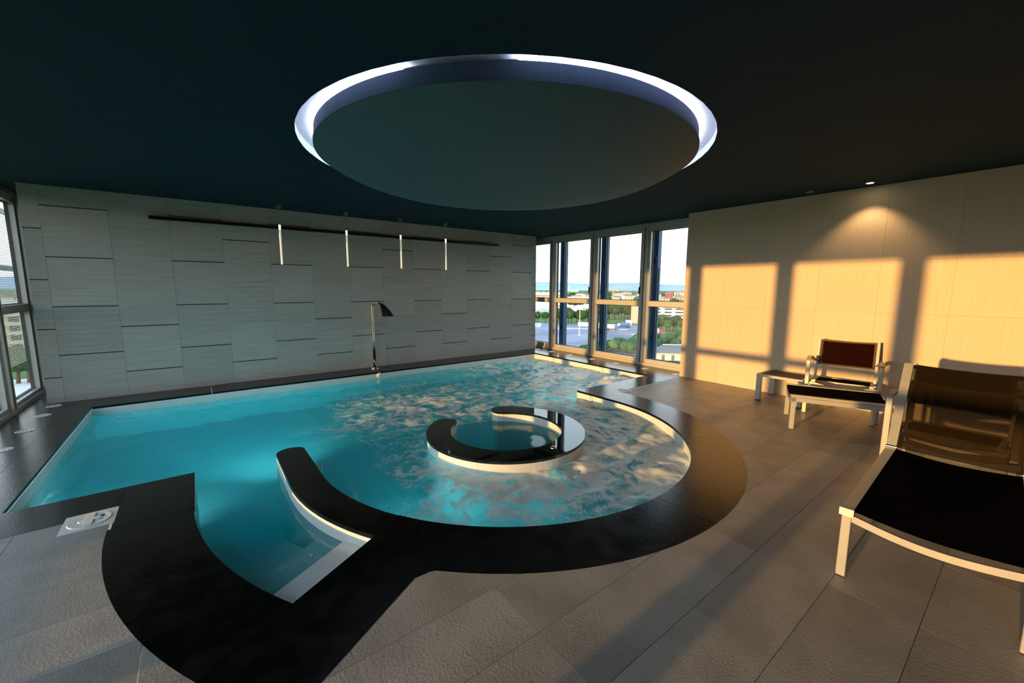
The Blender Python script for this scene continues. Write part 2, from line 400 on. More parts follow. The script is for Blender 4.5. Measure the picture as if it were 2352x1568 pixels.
# ---- coping slabs
cop = tag(MB().box(1.06, 1.07, 0.03, 0.04, -0.03, -0.02).build('coping', 'granite'), 'black granite coping around the pool', kind='structure')
G = 0.0012
def slab(poly, z0=-0.028, z1=0.0):
    return MB().prism(poly, z0, z1).build('coping_slab', 'granite', cop)
def rslab(x0, x1, y0, y1): return slab([(x0+G, y0+G), (x1-G, y0+G), (x1-G, y1-G), (x0+G, y1-G)])
xs = [XL]+[1.70+1.19*i for i in range(7)]+[XRW+0.06]
for a, b in zip(xs, xs[1:]): rslab(a, b, -0.51, 0.06)
for a, b in ((-1.62, -0.51), (-2.74, -1.62), (-3.49, -2.74)): rslab(1.477, 1.70, a, b); rslab(XL-0.03, 1.477, a, b)
for a, b in ((-1.5, -0.51), (-2.5, -1.5), (-3.48, -2.5)): rslab(8.85, XRW+0.06, a, b)
rslab(XL-0.03, 2.285, -3.90, -3.49); rslab(2.285, 2.695, OY, -3.49)
rslab(7.10, 8.35, -3.88, -3.48); rslab(8.35, XRW+0.06, -3.88, -3.48); rslab(7.10, 7.52, OY, -3.88)
slab(arc(OX, OY, 3.03, 180.05, 195, 10)+arc(OX, OY, 2.61, 195, 180.05, 10))
slab(arc(OX, OY, 3.03, 195.05, AE-0.03, 10)+arc(OX, OY, 2.61, AE-0.03, 195.05, 10))
A0 = (3.045+0.435*nn[0], -5.494+0.435*nn[1])
t0 = 0.3756; Pc = (A0[0]+t0*ee[0], A0[1]+t0*ee[1])
ac = math.degrees(atan2(Pc[1]-OY, Pc[0]-OX)) % 360
entry = [pol(3.03, AE+0.02)]+arc(OX, OY, 3.03, AE+0.5, ac, 6)[:-1]+[Pc, (3.587, -5.675), (3.628, -5.652)]
entry += arc(OX, OY, 1.80, 224.2, AE, 8)
slab(entry[::1])
def ring(a0, a1, extra=()):
    return slab(list(extra)+arc(OX, OY, 2.22, a0, a1, 28)+arc(OX, OY, 1.80, a1, 224.25 if extra else a0, 28))
ring(226.5, 269.95, [(3.632, -5.655), (3.590, -5.677), (3.628, -5.680), (3.662, -5.680), (3.693, -5.690)])
ring(270.05, 315.0); ring(315.08, 359.95)
slab(arc(OX, OY, 2.04, AE-0.05, 181.5, 10)+arc(OX, OY, 1.805, 181.5, AE-0.05, 10))
slab([(3.2605, OY-0.05)]+[(x, y) for x, y in reversed(end_arm)]+[(3.495, OY-0.05)][::1])
mb = MB().bbox(3.497, 3.532, -3.975, -3.935, -0.07, 0.008, 0.004)
tag(mb.build('grab_handle', 'chrome'), 'small steel grab bracket on the curved black arm in the pool', 'handle')

# ---- floor tiles, cut to the coping outline
K = [(XL, 0.3), (XL, -3.90), (2.27, -3.90)]+arc(OX, OY, 3.03, 180, ac, 24)+[(3.587, -5.675), (3.662, -5.680), (3.693, -5.690)]+arc(OX, OY, 2.22, 226.5, 360, 60)+[(7.52, -3.88), (XRW, -3.88), (XRW, 0.3)]
YF = -9.0
gx = [3.195+0.6755*i for i in range(-4, 10)]; gy = [-5.98+0.3325*i for i in range(-10, 7)]
J = 0.0013
cv, ce = [], []
def cseg(a, b):
    cv.extend([Vector(a), Vector(b)]); ce.append((len(cv)-2, len(cv)-1))
for i in range(len(K)): cseg(K[i], K[(i+1) % len(K)])
for x in gx:
    for s_ in (-J, J): cseg((x+s_, YF-0.2), (x+s_, -3.5))
for y in gy:
    for s_ in (-J, J): cseg((0.6, y+s_), (9.6, y+s_))
cseg((XL, YF), (XR+0.02, YF)); cseg((XR+0.02, YF), (XR+0.02, -3.6)); cseg((XL, YF), (XL, -3.6))
rv, re_, rf, _, _, _ = geometry.delaunay_2d_cdt(cv, ce, [], 0, 1e-5)
import bisect
cells = {}
for f in rf:
    cx = sum(rv[i].x for i in f)/3; cyy = sum(rv[i].y for i in f)/3
    if not (XL < cx < XR+0.02 and YF < cyy < -3.87): continue
    if inside(cx, cyy, K): continue
    i = bisect.bisect(gx, cx); j = bisect.bisect(gy, cyy)
    def near(v, g): return any(abs(v-q) < J for q in g)
    if near(cx, gx) or near(cyy, gy): continue
    cells.setdefault((i, j), []).append(f)
floor = tag(MB().box(XL, XR+0.02, YF, -6.45, -0.03, -0.006).build('floor', 'grout'), 'grey stone tiled floor', kind='structure')
fl2 = MB(); 
for (i, j), fs in sorted(cells.items()):
    mp = {}; vs = []; ff = []
    for f in fs:
        q = []
        for i_ in f:
            if i_ not in mp: mp[i_] = len(vs); vs.append((rv[i_].x, rv[i_].y))
            q.append(mp[i_])
        ar = (vs[q[1]][0]-vs[q[0]][0])*(vs[q[2]][1]-vs[q[0]][1])-(vs[q[2]][0]-vs[q[0]][0])*(vs[q[1]][1]-vs[q[0]][1])
        ff.append(q if ar > 0 else q[::-1])
    n = len(vs); mb = MB(); mb.v = [(x, y, -0.001) for x, y in vs]+[(x, y, -0.009) for x, y in vs]
    mb.f = [tuple(q) for q in ff]
    ed = {}
    for q in ff:
        for a, b in ((q[0], q[1]), (q[1], q[2]), (q[2], q[0])): ed[(a, b)] = 1
    for a, b in ed:
        if (b, a) not in ed: mb.f.append((a, a+n, b+n, b))
    # grout bed under the tile
    for q in ff: fl2.f.append(tuple(len(fl2.v)+t for t in q))
    fl2.v += [(x, y, -0.0085) for x, y in vs]
    mb.build('floor_tile', 'floor_tile', floor)
bm_bed = MB().box(XL, 2.2, -6.5, -3.9, -0.03, -0.0087).box(7.6, XR+0.02, -6.5, -3.9, -0.03, -0.0087)
bm_bed.build('grout_bed', 'grout', floor)
fl2.build('grout_bed', 'grout', floor)

# ---- wall_back: freestanding tiled wall behind the pool
wb = tag(MB().box(1.25, 9.29, 0.012, 0.16, 0.0, H).build('wall_back', 'strip'), 'grey tiled wall behind the pool with black joint strips', kind='structure')
CW = 0.598; CX0 = 1.394
odd = [0.601, 1.2122, 1.8234, 2.4346]; even = [0.3225, 0.9337, 1.5449, 2.1561]
for c in range(15):
    x0 = 1.238 if c == 0 else CX0+(c-1)*CW; x1 = CX0+c*CW if c < 14 else 9.30
    js = odd if c % 2 else even
    if c == 9: strips = odd
    elif c % 2: strips = odd
    elif c == 0 or c == 14: strips = even
    elif c % 4 == 2: strips = even[:2]
    else: strips = [even[0], even[3]]
    zz = [0.0]+js+[H]
    for k in range(len(zz)-1):
        z0 = zz[k]; z1 = zz[k+1]
        g0 = 0.0065 if z0 in strips else 0.0006; g1 = 0.0065 if z1 in strips else 0.0006
        yo = random.uniform(-0.0008, 0.0008)
        MB().box(x0+0.0009, x1-0.0009, yo, 0.012, z0+g0, z1-g1).build('wall_panel', 'panel', wb)
    for z in strips:
        MB().box(x0+0.001, x1-0.001, 0.003, 0.012, z-0.0065, z+0.0065).build('joint_strip', 'strip', wb)
# black rail across the wall
rl = empty('wall_rail', (2.39, -0.03, 2.39)); tag(rl, 'long black horizontal rail fixed high on the grey tiled wall', 'rail')
MB().box(0, 5.78, -0.022, 0.022, -0.022, 0.022).build('bar', 'rail', rl)
for xc in (-0.006, 5.78): MB().box(xc, xc+0.006, -0.024, 0.024, -0.026, 0.026).build('end_cap', 'brass', rl)
for k in range(6):
    x = 0.35+1.0*k
    MB().box(x, x+0.03, 0.022, 0.031, -0.012, 0.012).build('bracket', 'brass', rl)

# ---- wall_right
wr = tag(MB().box(XR+0.014, XRW+0.25, YF, -3.862, 0.0, H).build('wall_right', 'grout'), 'beige striated tile wall on the right lit by the low sun', kind='structure')
zr = [0.0, 0.6, 1.2, 1.8, 2.41, H]; yr = [-3.86]+[-4.48-0.6*i for i in range(8)]
for a, b in zip(yr, yr[1:]):
    for z0, z1 in zip(zr, zr[1:]):
        MB().box(XR, XR+0.014, b+0.0006, a-0.0006, z0+0.0006, z1-0.0006).build('wall_tile', 'wall_tile', wr)
for z0, z1 in zip(zr, zr[1:]):
    MB().box(XR, XRW+0.02, -3.862, -3.85, z0+0.0006, z1-0.0006).build('wall_tile', 'wall_tile', wr)
tag(MB().box(XL-0.3, XR+0.3, YF-0.1, YF, 0, H).build('wall_front', 'panel'), 'grey wall behind the viewer', kind='structure')
# wall far beyond the back wall closing the side slots
tag(MB().box(1.1, 9.55, 1.02, 1.12, 0, H).build('wall_far', 'panel'), 'plain wall behind the freestanding tiled wall', kind='structure')
tag(MB().box(XL-0.03, XRW+0.06, 0.06, 1.02, -0.03, -0.002).build('floor_strip', 'granite'), 'black stone strip behind the tiled wall', kind='structure')

# ---- ceiling with round recess
HX, HY, HR = 5.25, -4.236, 1.787
cv2 = [Vector(p) for p in ((0.6, YF-0.1), (10.0, YF-0.1), (10.0, 1.12), (0.6, 1.12))]; nseg = 128
cv2 += [Vector((HX+HR*cos(2*pi*k/nseg), HY+HR*sin(2*pi*k/nseg))) for k in range(nseg)]
ce2 = [(0, 1), (1, 2), (2, 3), (3, 0)]+[(4+k, 4+(k+1) % nseg) for k in range(nseg)]
rv2, _, rf2, _, _, _ = geometry.delaunay_2d_cdt(cv2, ce2, [], 0, 1e-6)
mb = MB(); mb.v = [(v.x, v.y, H) for v in rv2]
for f in rf2:
    x = sum(rv2[i].x for i in f)/3; y = sum(rv2[i].y for i in f)/3
    if (x-HX)**2+(y-HY)**2 > (HR*0.9995)**2*0.9985: mb.f.append(tuple(reversed(f)))
ceil = tag(mb.build('ceiling', 'ceiling'), 'dark painted ceiling with a round light recess', kind='structure')
MB().box(0.6, 10.0, YF-0.1, 1.12, H+0.35, H+0.45).build('slab', 'ceiling', ceil)
mb = MB()
for k in range(nseg):
    a = 2*pi*k/nseg; mb.v += [(HX+HR*cos(a), HY+HR*sin(a), H), (HX+HR*cos(a), HY+HR*sin(a), H+0.072)]
for k in range(nseg):
    a = 2*k; b = 2*((k+1) % nseg); mb.f.append((a, b, b+1, a+1))
mb.build('recess_wall', 'cove', ceil)
MB().lathe([(1.45, H+0.072), (HR+0.001, H+0.072)], HX, HY, nseg).build('recess_roof', 'cove', ceil)
# pillow lamp hanging in the recess
pl = empty('ceiling_lamp', (HX, HY, 2.60)); tag(pl, 'large round pillow-shaped ceiling lamp with glowing white rim over the pool', 'lamp')
RD = 1.663
prof = [(RD*t, -0.215*(1-t**5)) for t in [0.0, 0.1, 0.2, 0.3, 0.4, 0.5, 0.58, 0.66, 0.72, 0.78, 0.83, 0.87, 0.905, 0.93, 0.95, 0.965, 0.98, 0.99, 1.0]]
MB().lathe(prof[1:], 0, 0, 128).build('fabric_dome', 'dome', pl, smooth=True)
MB().lathe([(0.0001, prof[0][1]), prof[1]], 0, 0, 128).build('dome_centre', 'dome', pl, smooth=True)
MB().lathe([(RD, 0), (RD+0.004, 0.001), (RD+0.004, 0.016), (RD, 0.017)], 0, 0, 128).build('rim_band', 'drum', pl)
MB().lathe([(RD-0.004, 0.017), (RD-0.004, 0.108), (1.50, 0.108)], 0, 0, 128).build('drum_side', 'drum', pl)
def led_arc(a0, a1, mat, nm):
    n = max(4, int(abs(a1-a0)/3)); mb = MB()
    for i in range(n+1):
        a = radians(a0+(a1-a0)*i/n)
        for r, z in ((RD-0.050, 0.110), (RD-0.050, 0.117), (RD-0.012, 0.117), (RD-0.012, 0.110)): mb.v.append((r*cos(a), r*sin(a), z))
    for i in range(n):
        for k in range(4):
            p = i*4+k; q = i*4+(k+1) % 4; mb.f.append((p, q, q+4, p+4))
    return mb.build(nm, mat, pl)
led_arc(-124.5, 211.5, 'led', 'led_strip'); led_arc(-148, -125, 'led_off', 'unlit_led_strip')

# ---- window walls
def window_bay(side, y0, y1, n, handle=False):
    zg = 0.122 if side > 0 else 0.088
    # y0 < y1 : bay between mullion centres; side +1 right wall, -1 left wall
    X = 9.60 if side > 0 else 1.03
    s = side
    def bx(mb, xa, xb, *r):
        a, b = X+s*xa, X+s*xb
        return mb.box(min(a, b), max(a, b), *r)
    root = tag(bx(MB(), -0.03, 0.12, y0, y1, -0.02, 0.045).build('window_%d' % n, 'alu'), None, kind='structure')
    root['label'] = 'aluminium framed window bay with transom'
    a, b = y0+0.055, y1-0.055
    bx(MB(), -0.005, 0.10, a, b, 0.045, 0.062).build('sill_step', 'alu', root)
    bx(MB(), 0.0, 0.07, a+0.05, b-0.05, 0.055, zg).build('bottom_rail', 'alu', root)
    bx(MB(), 0.0, 0.07, a+0.05, b-0.05, 1.135, 1.232).build('transom', 'alu', root)
    bx(MB(), 0.0, 0.07, a+0.05, b-0.05, 2.53, 2.60).build('top_rail', 'alu', root)
    bx(MB(), -0.02, 0.12, y0, y1, 2.60, H).build('head', 'alu', root)
    for p, q in ((a, a+0.05), (b-0.05, b)):
        bx(MB(), 0.0, 0.07, p, q, 0.062, 2.60).build('stile', 'alu', root)
    for z0, z1 in ((zg, 1.135), (1.232, 2.53)):
        gp = MB(); xg = X+s*0.05
        gp.v = [(xg, a+0.05, z0), (xg, b-0.05, z0), (xg, b-0.05, z1), (xg, a+0.05, z1)]; gp.f = [(0, 1, 2, 3)]
        gp.build('pane', 'glass', root)
        mb = MB()
        for p, q, r0, r1 in ((a+0.05, a+0.062, z0, z1), (b-0.062, b-0.05, z0, z1), (a+0.05, b-0.05, z0, z0+0.012), (a+0.05, b-0.05, z1-0.012, z1)):
            bx(mb, 0.054, 0.085, p, q, r0, r1)
        mb.build('gasket', 'alu_dark', root)
    if handle:
        h = MB(); p = a+0.025
        bx(h, -0.012, 0.0, p-0.012, p+0.012, 1.44, 1.50)
        bx(h, -0.045, -0.012, p-0.008, p+0.008, 1.475, 1.492)
        bx(h, -0.048, -0.034, p-0.009, p+0.009, 1.36, 1.492)
        h.build('window_handle', 'dark_metal', root)
    return root
def mullion(side, y, n):
    X = 9.60 if side > 0 else 1.03
    xa, xb = X-side*0.035, X+side*0.085
    mb = MB().box(min(xa, xb), max(xa, xb), y-0.055, y+0.055, 0.0, H)
    o = tag(mb.build('trim_%d' % n, 'alu'), 'aluminium mullion between window bays', kind='structure')
    xg = X-side*0.036
    MB().box(min(xg, xg+0.002), max(xg, xg+0.002), y-0.008, y+0.008, 0.05, 2.6).build('groove', 'alu_dark', o)
    return o
ys_r = [1.01, -0.26, -1.53, -2.80, -4.07]
n = 1
for i in range(4):
    window_bay(1, ys_r[i+1], ys_r[i], n, handle=i in (1, 2)); n += 1
for i in range(4): mullion(1, ys_r[i], i+1)
ys_l = [0.905-1.265*i for i in range(9)]
for i in range(8):
    window_bay(-1, ys_l[i+1], ys_l[i], n); n += 1
for i in range(9): mullion(-1, ys_l[i], 5+i)

# ---- outer facade: blue fins and expanded-metal screens
def zigzag_screen(x, y0, y1, z0, z1, keep=None, py=0.044, pz=0.030, w=0.0045):
    mb = MB(); r = 0; z = z0
    while z < z1:
        ny = int((y1-y0)/(py/2)); prev = None
        for i in range(ny+1):
            y = y0+i*py/2; zz = z+(pz*0.40 if (i+r) % 2 else -pz*0.40)
            ok = zz < z1 and zz > z0 and (keep is None or keep(y, zz))
            cur = (y, zz) if ok else None
            if prev and cur:
                b = len(mb.v)
                mb.v += [(x, prev[0], prev[1]-w/2), (x, cur[0], cur[1]-w/2), (x+0.004, cur[0], cur[1]+w/2), (x+0.004, prev[0], prev[1]+w/2)]
                mb.f.append((b, b+1, b+2, b+3))
            prev = cur
        z += pz; r += 1
    return mb
def facade_screen(side, y0, y1, z0, z1, label, keep=None, pitch=1.0, w=0.006):
    x = 10.05 if side > 0 else 0.76
    root = empty('facade_screen', (0, 0, 0)); tag(root, label, 'screen', 'outer metal screens')
    o = tag(zigzag_screen(x, y0, y1, z0, z1, keep, 0.044*pitch, 0.03*pitch, w).build('metal_mesh', 'mesh', root), kind='stuff')
    for ya in (y0, y1-0.012): MB().box(x-0.012, x+0.012, ya, ya+0.012, z0, z1).build('edge_channel', 'gantry', root)
    MB().box(x-0.004, x+0.004, y0, y1, z1, z1+0.005).build('top_channel', 'mesh', root)
    return root
for i, yc in enumerate((-0.18, -1.46, -2.745)):
    lab = ['blue steel fin outside the window beside the grey tiled wall', 'blue steel fin outside the middle window', 'blue steel fin outside the window next to the beige wall'][i]
    fin = empty('facade_fin', (10.0, yc, -0.6)); tag(fin, lab, 'fin', 'blue facade fins')
    MB().box(-0.01, 0.05, -0.072, -0.03, 0, 3.6).build('flange', 'blue_fin', fin)
    MB().box(-0.02, 0.16, -0.03, 0.05, 0, 3.6).build('web', 'blue_fin', fin)
    for z in (1.05, 2.55): MB().box(-0.035, -0.02, -0.03, 0.03, z, z+0.10).build('clamp', 'dark_metal', fin)
facade_screen(1, -0.13, 1.00, 1.72, 3.0, 'expanded metal screen outside the window half hidden by the grey tiled wall')
facade_screen(1, -1.41, -0.252, 1.2, 3.0, 'expanded metal screen cut on a slope outside the second window', lambda y, z: z > 1.30+0.45*(y+1.38) )
facade_screen(1, -2.695, -1.532, -0.3, 3.0, 'full height expanded metal screen outside the third window')
facade_screen(1, -3.90, -2.817, -0.3, 1.86, 'expanded metal screen covering the lower part of the window by the beige wall')
facade_screen(-1, 0.45, 2.3, 0.35, 2.46, 'expanded metal screen outside the window at the far left', None, 1.0, 0.009)
fr = empty('screen_gantry', (0.70, 1.4, 0.0)); tag(fr, 'grey steel frame holding the screen outside the left window', 'frame')
for nm, r in (('top_bar', (0, 0.04, -1.0, 0.95, 2.48, 2.55)), ('middle_bar', (0, 0.04, -1.0, 0.95, 1.68, 1.75)), ('side_bar', (0, 0.04, 0.86, 0.92, -0.5, 2.55))):
    MB().box(*r).build(nm, 'gantry', fr)

# ================================================================== water
WZ = -0.12
FS = [(7.68, -1.38, 0.5), (8.3, -1.57, 0.6), (8.64, -2.08, 0.75), (8.56, -2.89, 0.85), (8.81, -3.08, 0.8), (7.64, -2.72, 0.6), (7.23, -2.41, 0.55), (6.95, -1.79, 0.3), (2.48, -0.71, 0.2), (2.96, -0.3, 0.22), (3.7, -0.51, 0.2), (4.52, -0.77, 0.12), (5.07, -0.81, 0.1), (5.52, -1.52, 0.25), (6.08, -1.93, 0.35), (6.53, -2.93, 0.5), (7.03, -3.14, 0.55), (4.58, -2.04, 0.45), (4.96, -2.32, 0.6), (5.39, -2.64, 0.6), (5.6, -3.17, 0.5), (6.7, -3.74, 0.75), (4.26, -2.5, 0.45), (4.57, -2.84, 0.45), (3.75, -2.12, 0.0), (2.88, -2.21, 0.0), (2.14, -1.65, 0.05), (2.09, -2.67, 0.0), (3.18, -3.15, 0.0), (4.26, -3.4, 0.2), (4.33, -3.89, 0.3), (3.83, -3.64, 0), (3.8, -4.35, 0), (3.65, -4.05, 0.0), (4.26, -4.25, 0.5), (6.29, -4.42, 0.7), (6.84, -4.43, 0.6), (6.57, -4.98, 0.75), (6.3, -5.5, 0.95), (5.89, -5.31, 0.65), (5.74, -5.08, 0.75), (5.3, -5.31, 0.85), (5.5, -5.55, 0.6), (5.79, -5.77, 0.95), (4.3, -4.65, 0.6), (4.49, -4.88, 0.8), (4.67, -5.1, 0.75), (4.94, -5.22, 0.85), (5.03, -5.46, 0.55), (5.22, -5.69, 0.5), (4.09, -4.91, 0.45), (4.29, -5.13, 0.4), (4.43, -5.31, 0.6), (4.63, -5.46, 0.45), (4.74, -5.61, 0.4), (3.94, -4.71, 0.15), (3.78, -4.6, 0.05), (2.82, -3.87, 0), (2.94, -4.5, 0), (5.43, -4.12, 0.0), (5.06, -4.0, 0), (5.62, -4.27, 0), (6.0, -1.0, 0.15), (4.0, -1.3, 0.05), (3.0, -1.2, 0.03)]
def foamw(x, y):
    sw = sv = 0.0
    for fx, fy, fv in FS:
        d = (x-fx)**2+(y-fy)**2+0.004
        w = 1/(d*d); sw += w; sv += w*fv
    v = sv/sw
    if (x-CX)**2+(y-CY)**2 < 0.62**2: v = 0.0
    return v
LUMPS = [(5.46, -5.14, 0.055, 0.10), (5.19, -5.12, 0.045, 0.12), (8.50, -2.98, 0.10, 0.16), (8.25, -3.15, 0.06, 0.15), (8.65, -3.2, 0.05, 0.15), (5.0, -5.2, 0.02, 0.1)]
st = 0.026
x0, x1, y0, y1 = 1.66, 8.90, -6.02, -0.47
nx = int((x1-x0)/st); ny = int((y1-y0)/st)
idx = {}; wv = []; wf = []; wfo = []
def grow(x, y):
    return any(inside(x+dx, y+dy, outline) for dx, dy in ((0, 0), (0.035, 0), (-0.035, 0), (0, 0.035), (0, -0.035)))
def wvert(i, j):
    if (i, j) in idx: return idx[(i, j)]
    x = x0+i*st; y = y0+j*st; fo = foamw(x, y)
    a = 0.005+0.022*fo
    p = Vector((x*1.6, y*1.6, 0.0))
    h = a*(noise.noise(p*1.0)+0.8*noise.noise(p*2.6+Vector((3, 7, 1))))
    h += (0.001+0.017*fo)*noise.noise(Vector((x*7.5, y*7.5, 4.0)))+(0.0004+0.010*fo)*noise.noise(Vector((x*15, y*15, 9.0)))
    if fo > 0.08: h += 0.010*fo*noise.turbulence(Vector((x*6, y*6, 2.0)), 3, True)
    for lx, ly, lh, lr in LUMPS:
        d = ((x-lx)**2+(y-ly)**2)/(lr*lr)
        if d < 6: h += lh*math.exp(-d)*(0.6+0.7*abs(noise.noise(Vector((x*14, y*14, 0)))))
    idx[(i, j)] = len(wv); wv.append((x, y, WZ+h)); wfo.append(fo)
    return idx[(i, j)]
for i in range(nx):
    for j in range(ny):
        if grow(x0+(i+0.5)*st, y0+(j+0.5)*st):
            wf.append((wvert(i, j), wvert(i+1, j), wvert(i+1, j+1), wvert(i, j+1)))
mb = MB(); mb.v = wv; mb.f = wf
wo = mb.build('pool_water', 'water', smooth=True)
tag(wo, 'turquoise pool water with white foam churned up around the whirlpool', 'water', kind='stuff')
fa = wo.data.attributes.new('foam', 'FLOAT', 'POINT')
fa.data.foreach_set('value', wfo)

# underwater lamps on walls that face away from the viewer
def pool_lamp(x, y, z, dx, dy, power, label, spread=150):
    root = empty('pool_light', (x, y, z), atan2(dy, dx)); tag(root, label, 'lamp', 'underwater pool lights')
    def disc(x_, r, n=20): return [(x_, r*cos(2*pi*k/n), r*sin(2*pi*k/n)) for k in range(n)]
    mb = MB(); mb.v = disc(0.0, 0.11)+disc(0.02, 0.10); nn_ = 20
    mb.f = [tuple(range(20, 40))]+[(k, (k+1) % 20, 20+(k+1) % 20, 20+k) for k in range(20)]
    mb.build('trim_ring', 'chrome', root)
    mb = MB(); mb.v = disc(0.021, 0.085); mb.f = [tuple(range(20))]; mb.build('lens', 'pool_lamp', root)
    l = bpy.data.lights.new('pool_light_bulb', 'SPOT'); l.energy = power; l.color = (0.86, 0.97, 1.0); l.spot_size = radians(spread); l.spot_blend = 0.8; l.shadow_soft_size = 0.08
    lo = bpy.data.objects.new('pool_light_bulb', l); COL.objects.link(lo); lo.parent = root; lo.location = (0.05, 0, 0); lo.rotation_euler = (0, radians(-90), 0)
pool_lamp(2.3, -3.49, -0.75, 0, 1, 26, 'underwater lamp below the straight coping left of the stairs')
pool_lamp(3.38, -3.383, -0.6, 0, 1, 85, 'underwater lamp at the rounded end of the curved arm', 95)
pool_lamp(8.0, -3.48, -0.65, 0, 1, 60, 'underwater lamp below the coping right of the whirlpool')
pool_lamp(*pol(1.80, 262), -0.65, -cos(radians(262)), -sin(radians(262)), 9, 'underwater lamp below the near side of the round coping')
pool_lamp(*pol(1.805, 195), -0.65, -cos(radians(195)), -sin(radians(195)), 24, 'underwater lamp below the curved arm')

# pool wall jets
def jet(x, y, z, dx, dy, label):
    root = empty('pool_jet', (x, y, z), atan2(dy, dx)); tag(root, label, 'jet', 'pool wall jets')
    def ringm(rs, nm, mat):
        mb = MB(); n = 20
        for x_, r in rs: mb.v += [(x_, r*cos(2*pi*k/n), r*sin(2*pi*k/n)) for k in range(n)]
        for i in range(len(rs)-1):
            for k in range(n): mb.f.append((i*n+k, i*n+(k+1) % n, (i+1)*n+(k+1) % n, (i+1)*n+k))
        mb.f.append(tuple((len(rs)-1)*n+k for k in range(n)))
        mb.build(nm, mat, root, smooth='auto')
    ringm([(0, 0.045), (0.012, 0.045), (0.018, 0.038)], 'flange', 'white_plastic')
    ringm([(0.018, 0.024), (0.034, 0.022), (0.034, 0.012)], 'nozzle', 'white_plastic')
jet(5.26, -0.51, -0.058, 0, -1, 'white round jet in the back pool wall under the shower')
jet(8.85, -1.12, -0.072, -1, 0, 'white jet in the sunlit pool wall under the windows, farther one')
jet(8.85, -2.47, -0.072, -1, 0, 'white jet in the sunlit pool wall under the windows, nearer one')
jet(7.10, -3.74, -0.075, -1, 0, 'white jet beside the corner where the round pool begins')

# ================================================================== fittings
# skimmer lid
sk = empty('skimmer_lid', (2.168, -3.952, 0.0)); tag(sk, 'white square skimmer lid with round cover set in the floor', 'lid')
MB().bbox(-0.123, 0.123, -0.122, 0.122, -0.004, 0.003, 0.003).build('frame_plate', 'white_plastic', sk)
MB().lathe([(0.0, 0.0045), (0.06, 0.005), (0.094, 0.009), (0.099, 0.009), (0.103, 0.0035)], 0, 0, 48).build('round_cover', 'white_plastic', sk, smooth='auto')
MB().bbox(-0.018, 0.018, -0.09, 0.09, 0.004, 0.011, 0.006).build('handle_bar', 'white_plastic', sk)
MB().bbox(-0.055, 0.055, -0.014, 0.014, 0.004, 0.0115, 0.012).build('grip', 'white_plastic', sk)
MB().lathe([(0.0, 0.0075), (0.011, 0.0075), (0.012, 0.006)], 0.055, 0.03, 20).build('finger_hole', 'alu_dark', sk)
# round floor grilles
def grille(x, y, r, label, group):
    root = empty('floor_grille', (x, y, 0.0)); tag(root, label, 'grille', group)
    MB().lathe([(r, 0.0), (r, 0.003), (r*0.86, 0.004), (r*0.84, 0.001)], 0, 0, 32).build('rim', 'white_plastic', root)
    MB().lathe([(0.0, 0.0012), (r*0.85, 0.0012)], 0, 0, 32).build('cover', 'brass', root)
    for k in range(3):
        xx = (k-1)*r*0.42; MB().box(xx-r*0.10, xx+r*0.10, -r*0.52, r*0.52, 0.0012, 0.0032).build('bar', 'white_plastic', root)
names = ['closest to the tiled wall', 'second from the tiled wall', 'third from the tiled wall', 'fourth from the tiled wall', 'fifth from the tiled wall', 'sixth from the tiled wall', 'nearest the beige wall']
for i, y in enumerate((-0.17, -0.64, -1.275, -1.90)): grille(1.322, y, 0.068, 'round grille in the black stone beside the left window, '+names[i], 'grilles beside the left window')
for i, y in enumerate((-0.13, -0.608, -1.20, -1.84, -2.45, -3.11, -3.73)): grille(9.29, y, 0.066, 'round grille in the black stone below the right windows, '+names[i], 'grilles below the right windows')
fd = empty('floor_inlet', (7.645, -3.895, 0.0)); tag(fd, 'flush round lid with white rim where floor tiles meet the coping', 'lid')
MB().lathe([(0.105, 0.0), (0.105, 0.003), (0.094, 0.003), (0.093, 0.0005)], 0, 0, 40).build('rim', 'white_plastic', fd)
MB().lathe([(0.0, 0.001), (0.093, 0.001)], 0, 0, 40).build('cover', 'floor_tile', fd)

# water cannon shower
sh = empty('water_spout', (5.312, -0.135, 0.0)); tag(sh, 'polished steel swan-neck water spout with dark fan head at the back of the pool', 'spout')
MB().lathe([(0.072, 0.0), (0.072, 0.010), (0.062, 0.018), (0.028, 0.022)], 0, 0, 32).build('base_flange', 'chrome', sh, smooth='auto')
path = [(0, 0, 0.015), (0, 0, 0.6), (0, 0, 1.11)]
for k in range(1, 9):
    a = radians(90*k/8); path.append((0.045*sin(0), -0.085*(1-cos(a)), 1.11+0.085*sin(a)))
path += [(0.0, -0.125, 1.193)]
path = [(p[0]+max(0, -p[1])*0.55, p[1], p[2]) for p in path]
MB().tube(path, 0.025, 16).build('pipe', 'chrome', sh, smooth=True)
mb = MB()
e0 = Vector((0.075, -0.14, 1.19))
secs = [(e0, 0.028, 0.028, 0.0), (Vector((0.105, -0.20, 1.165)), 0.040, 0.030, 0), (Vector((0.135, -0.27, 1.07)), 0.075, 0.022, 0), (Vector((0.155, -0.33, 0.965)), 0.105, 0.014, 0)]
for c, wx, wy, _ in secs:
    for k in range(16):
        a = 2*pi*k/16; mb.v.append((c.x+wx*cos(a), c.y+wy*sin(a)*0.9, c.z+(wy*sin(a)*0.35)))
for i in range(len(secs)-1):
    for k in range(16):
        mb.f.append((i*16+k, i*16+(k+1) % 16, (i+1)*16+(k+1) % 16, (i+1)*16+k))
mb.f += [tuple(range(15, -1, -1)), tuple(range(48, 64))]
mb.build('fan_head', 'dark_metal', sh, smooth='auto')

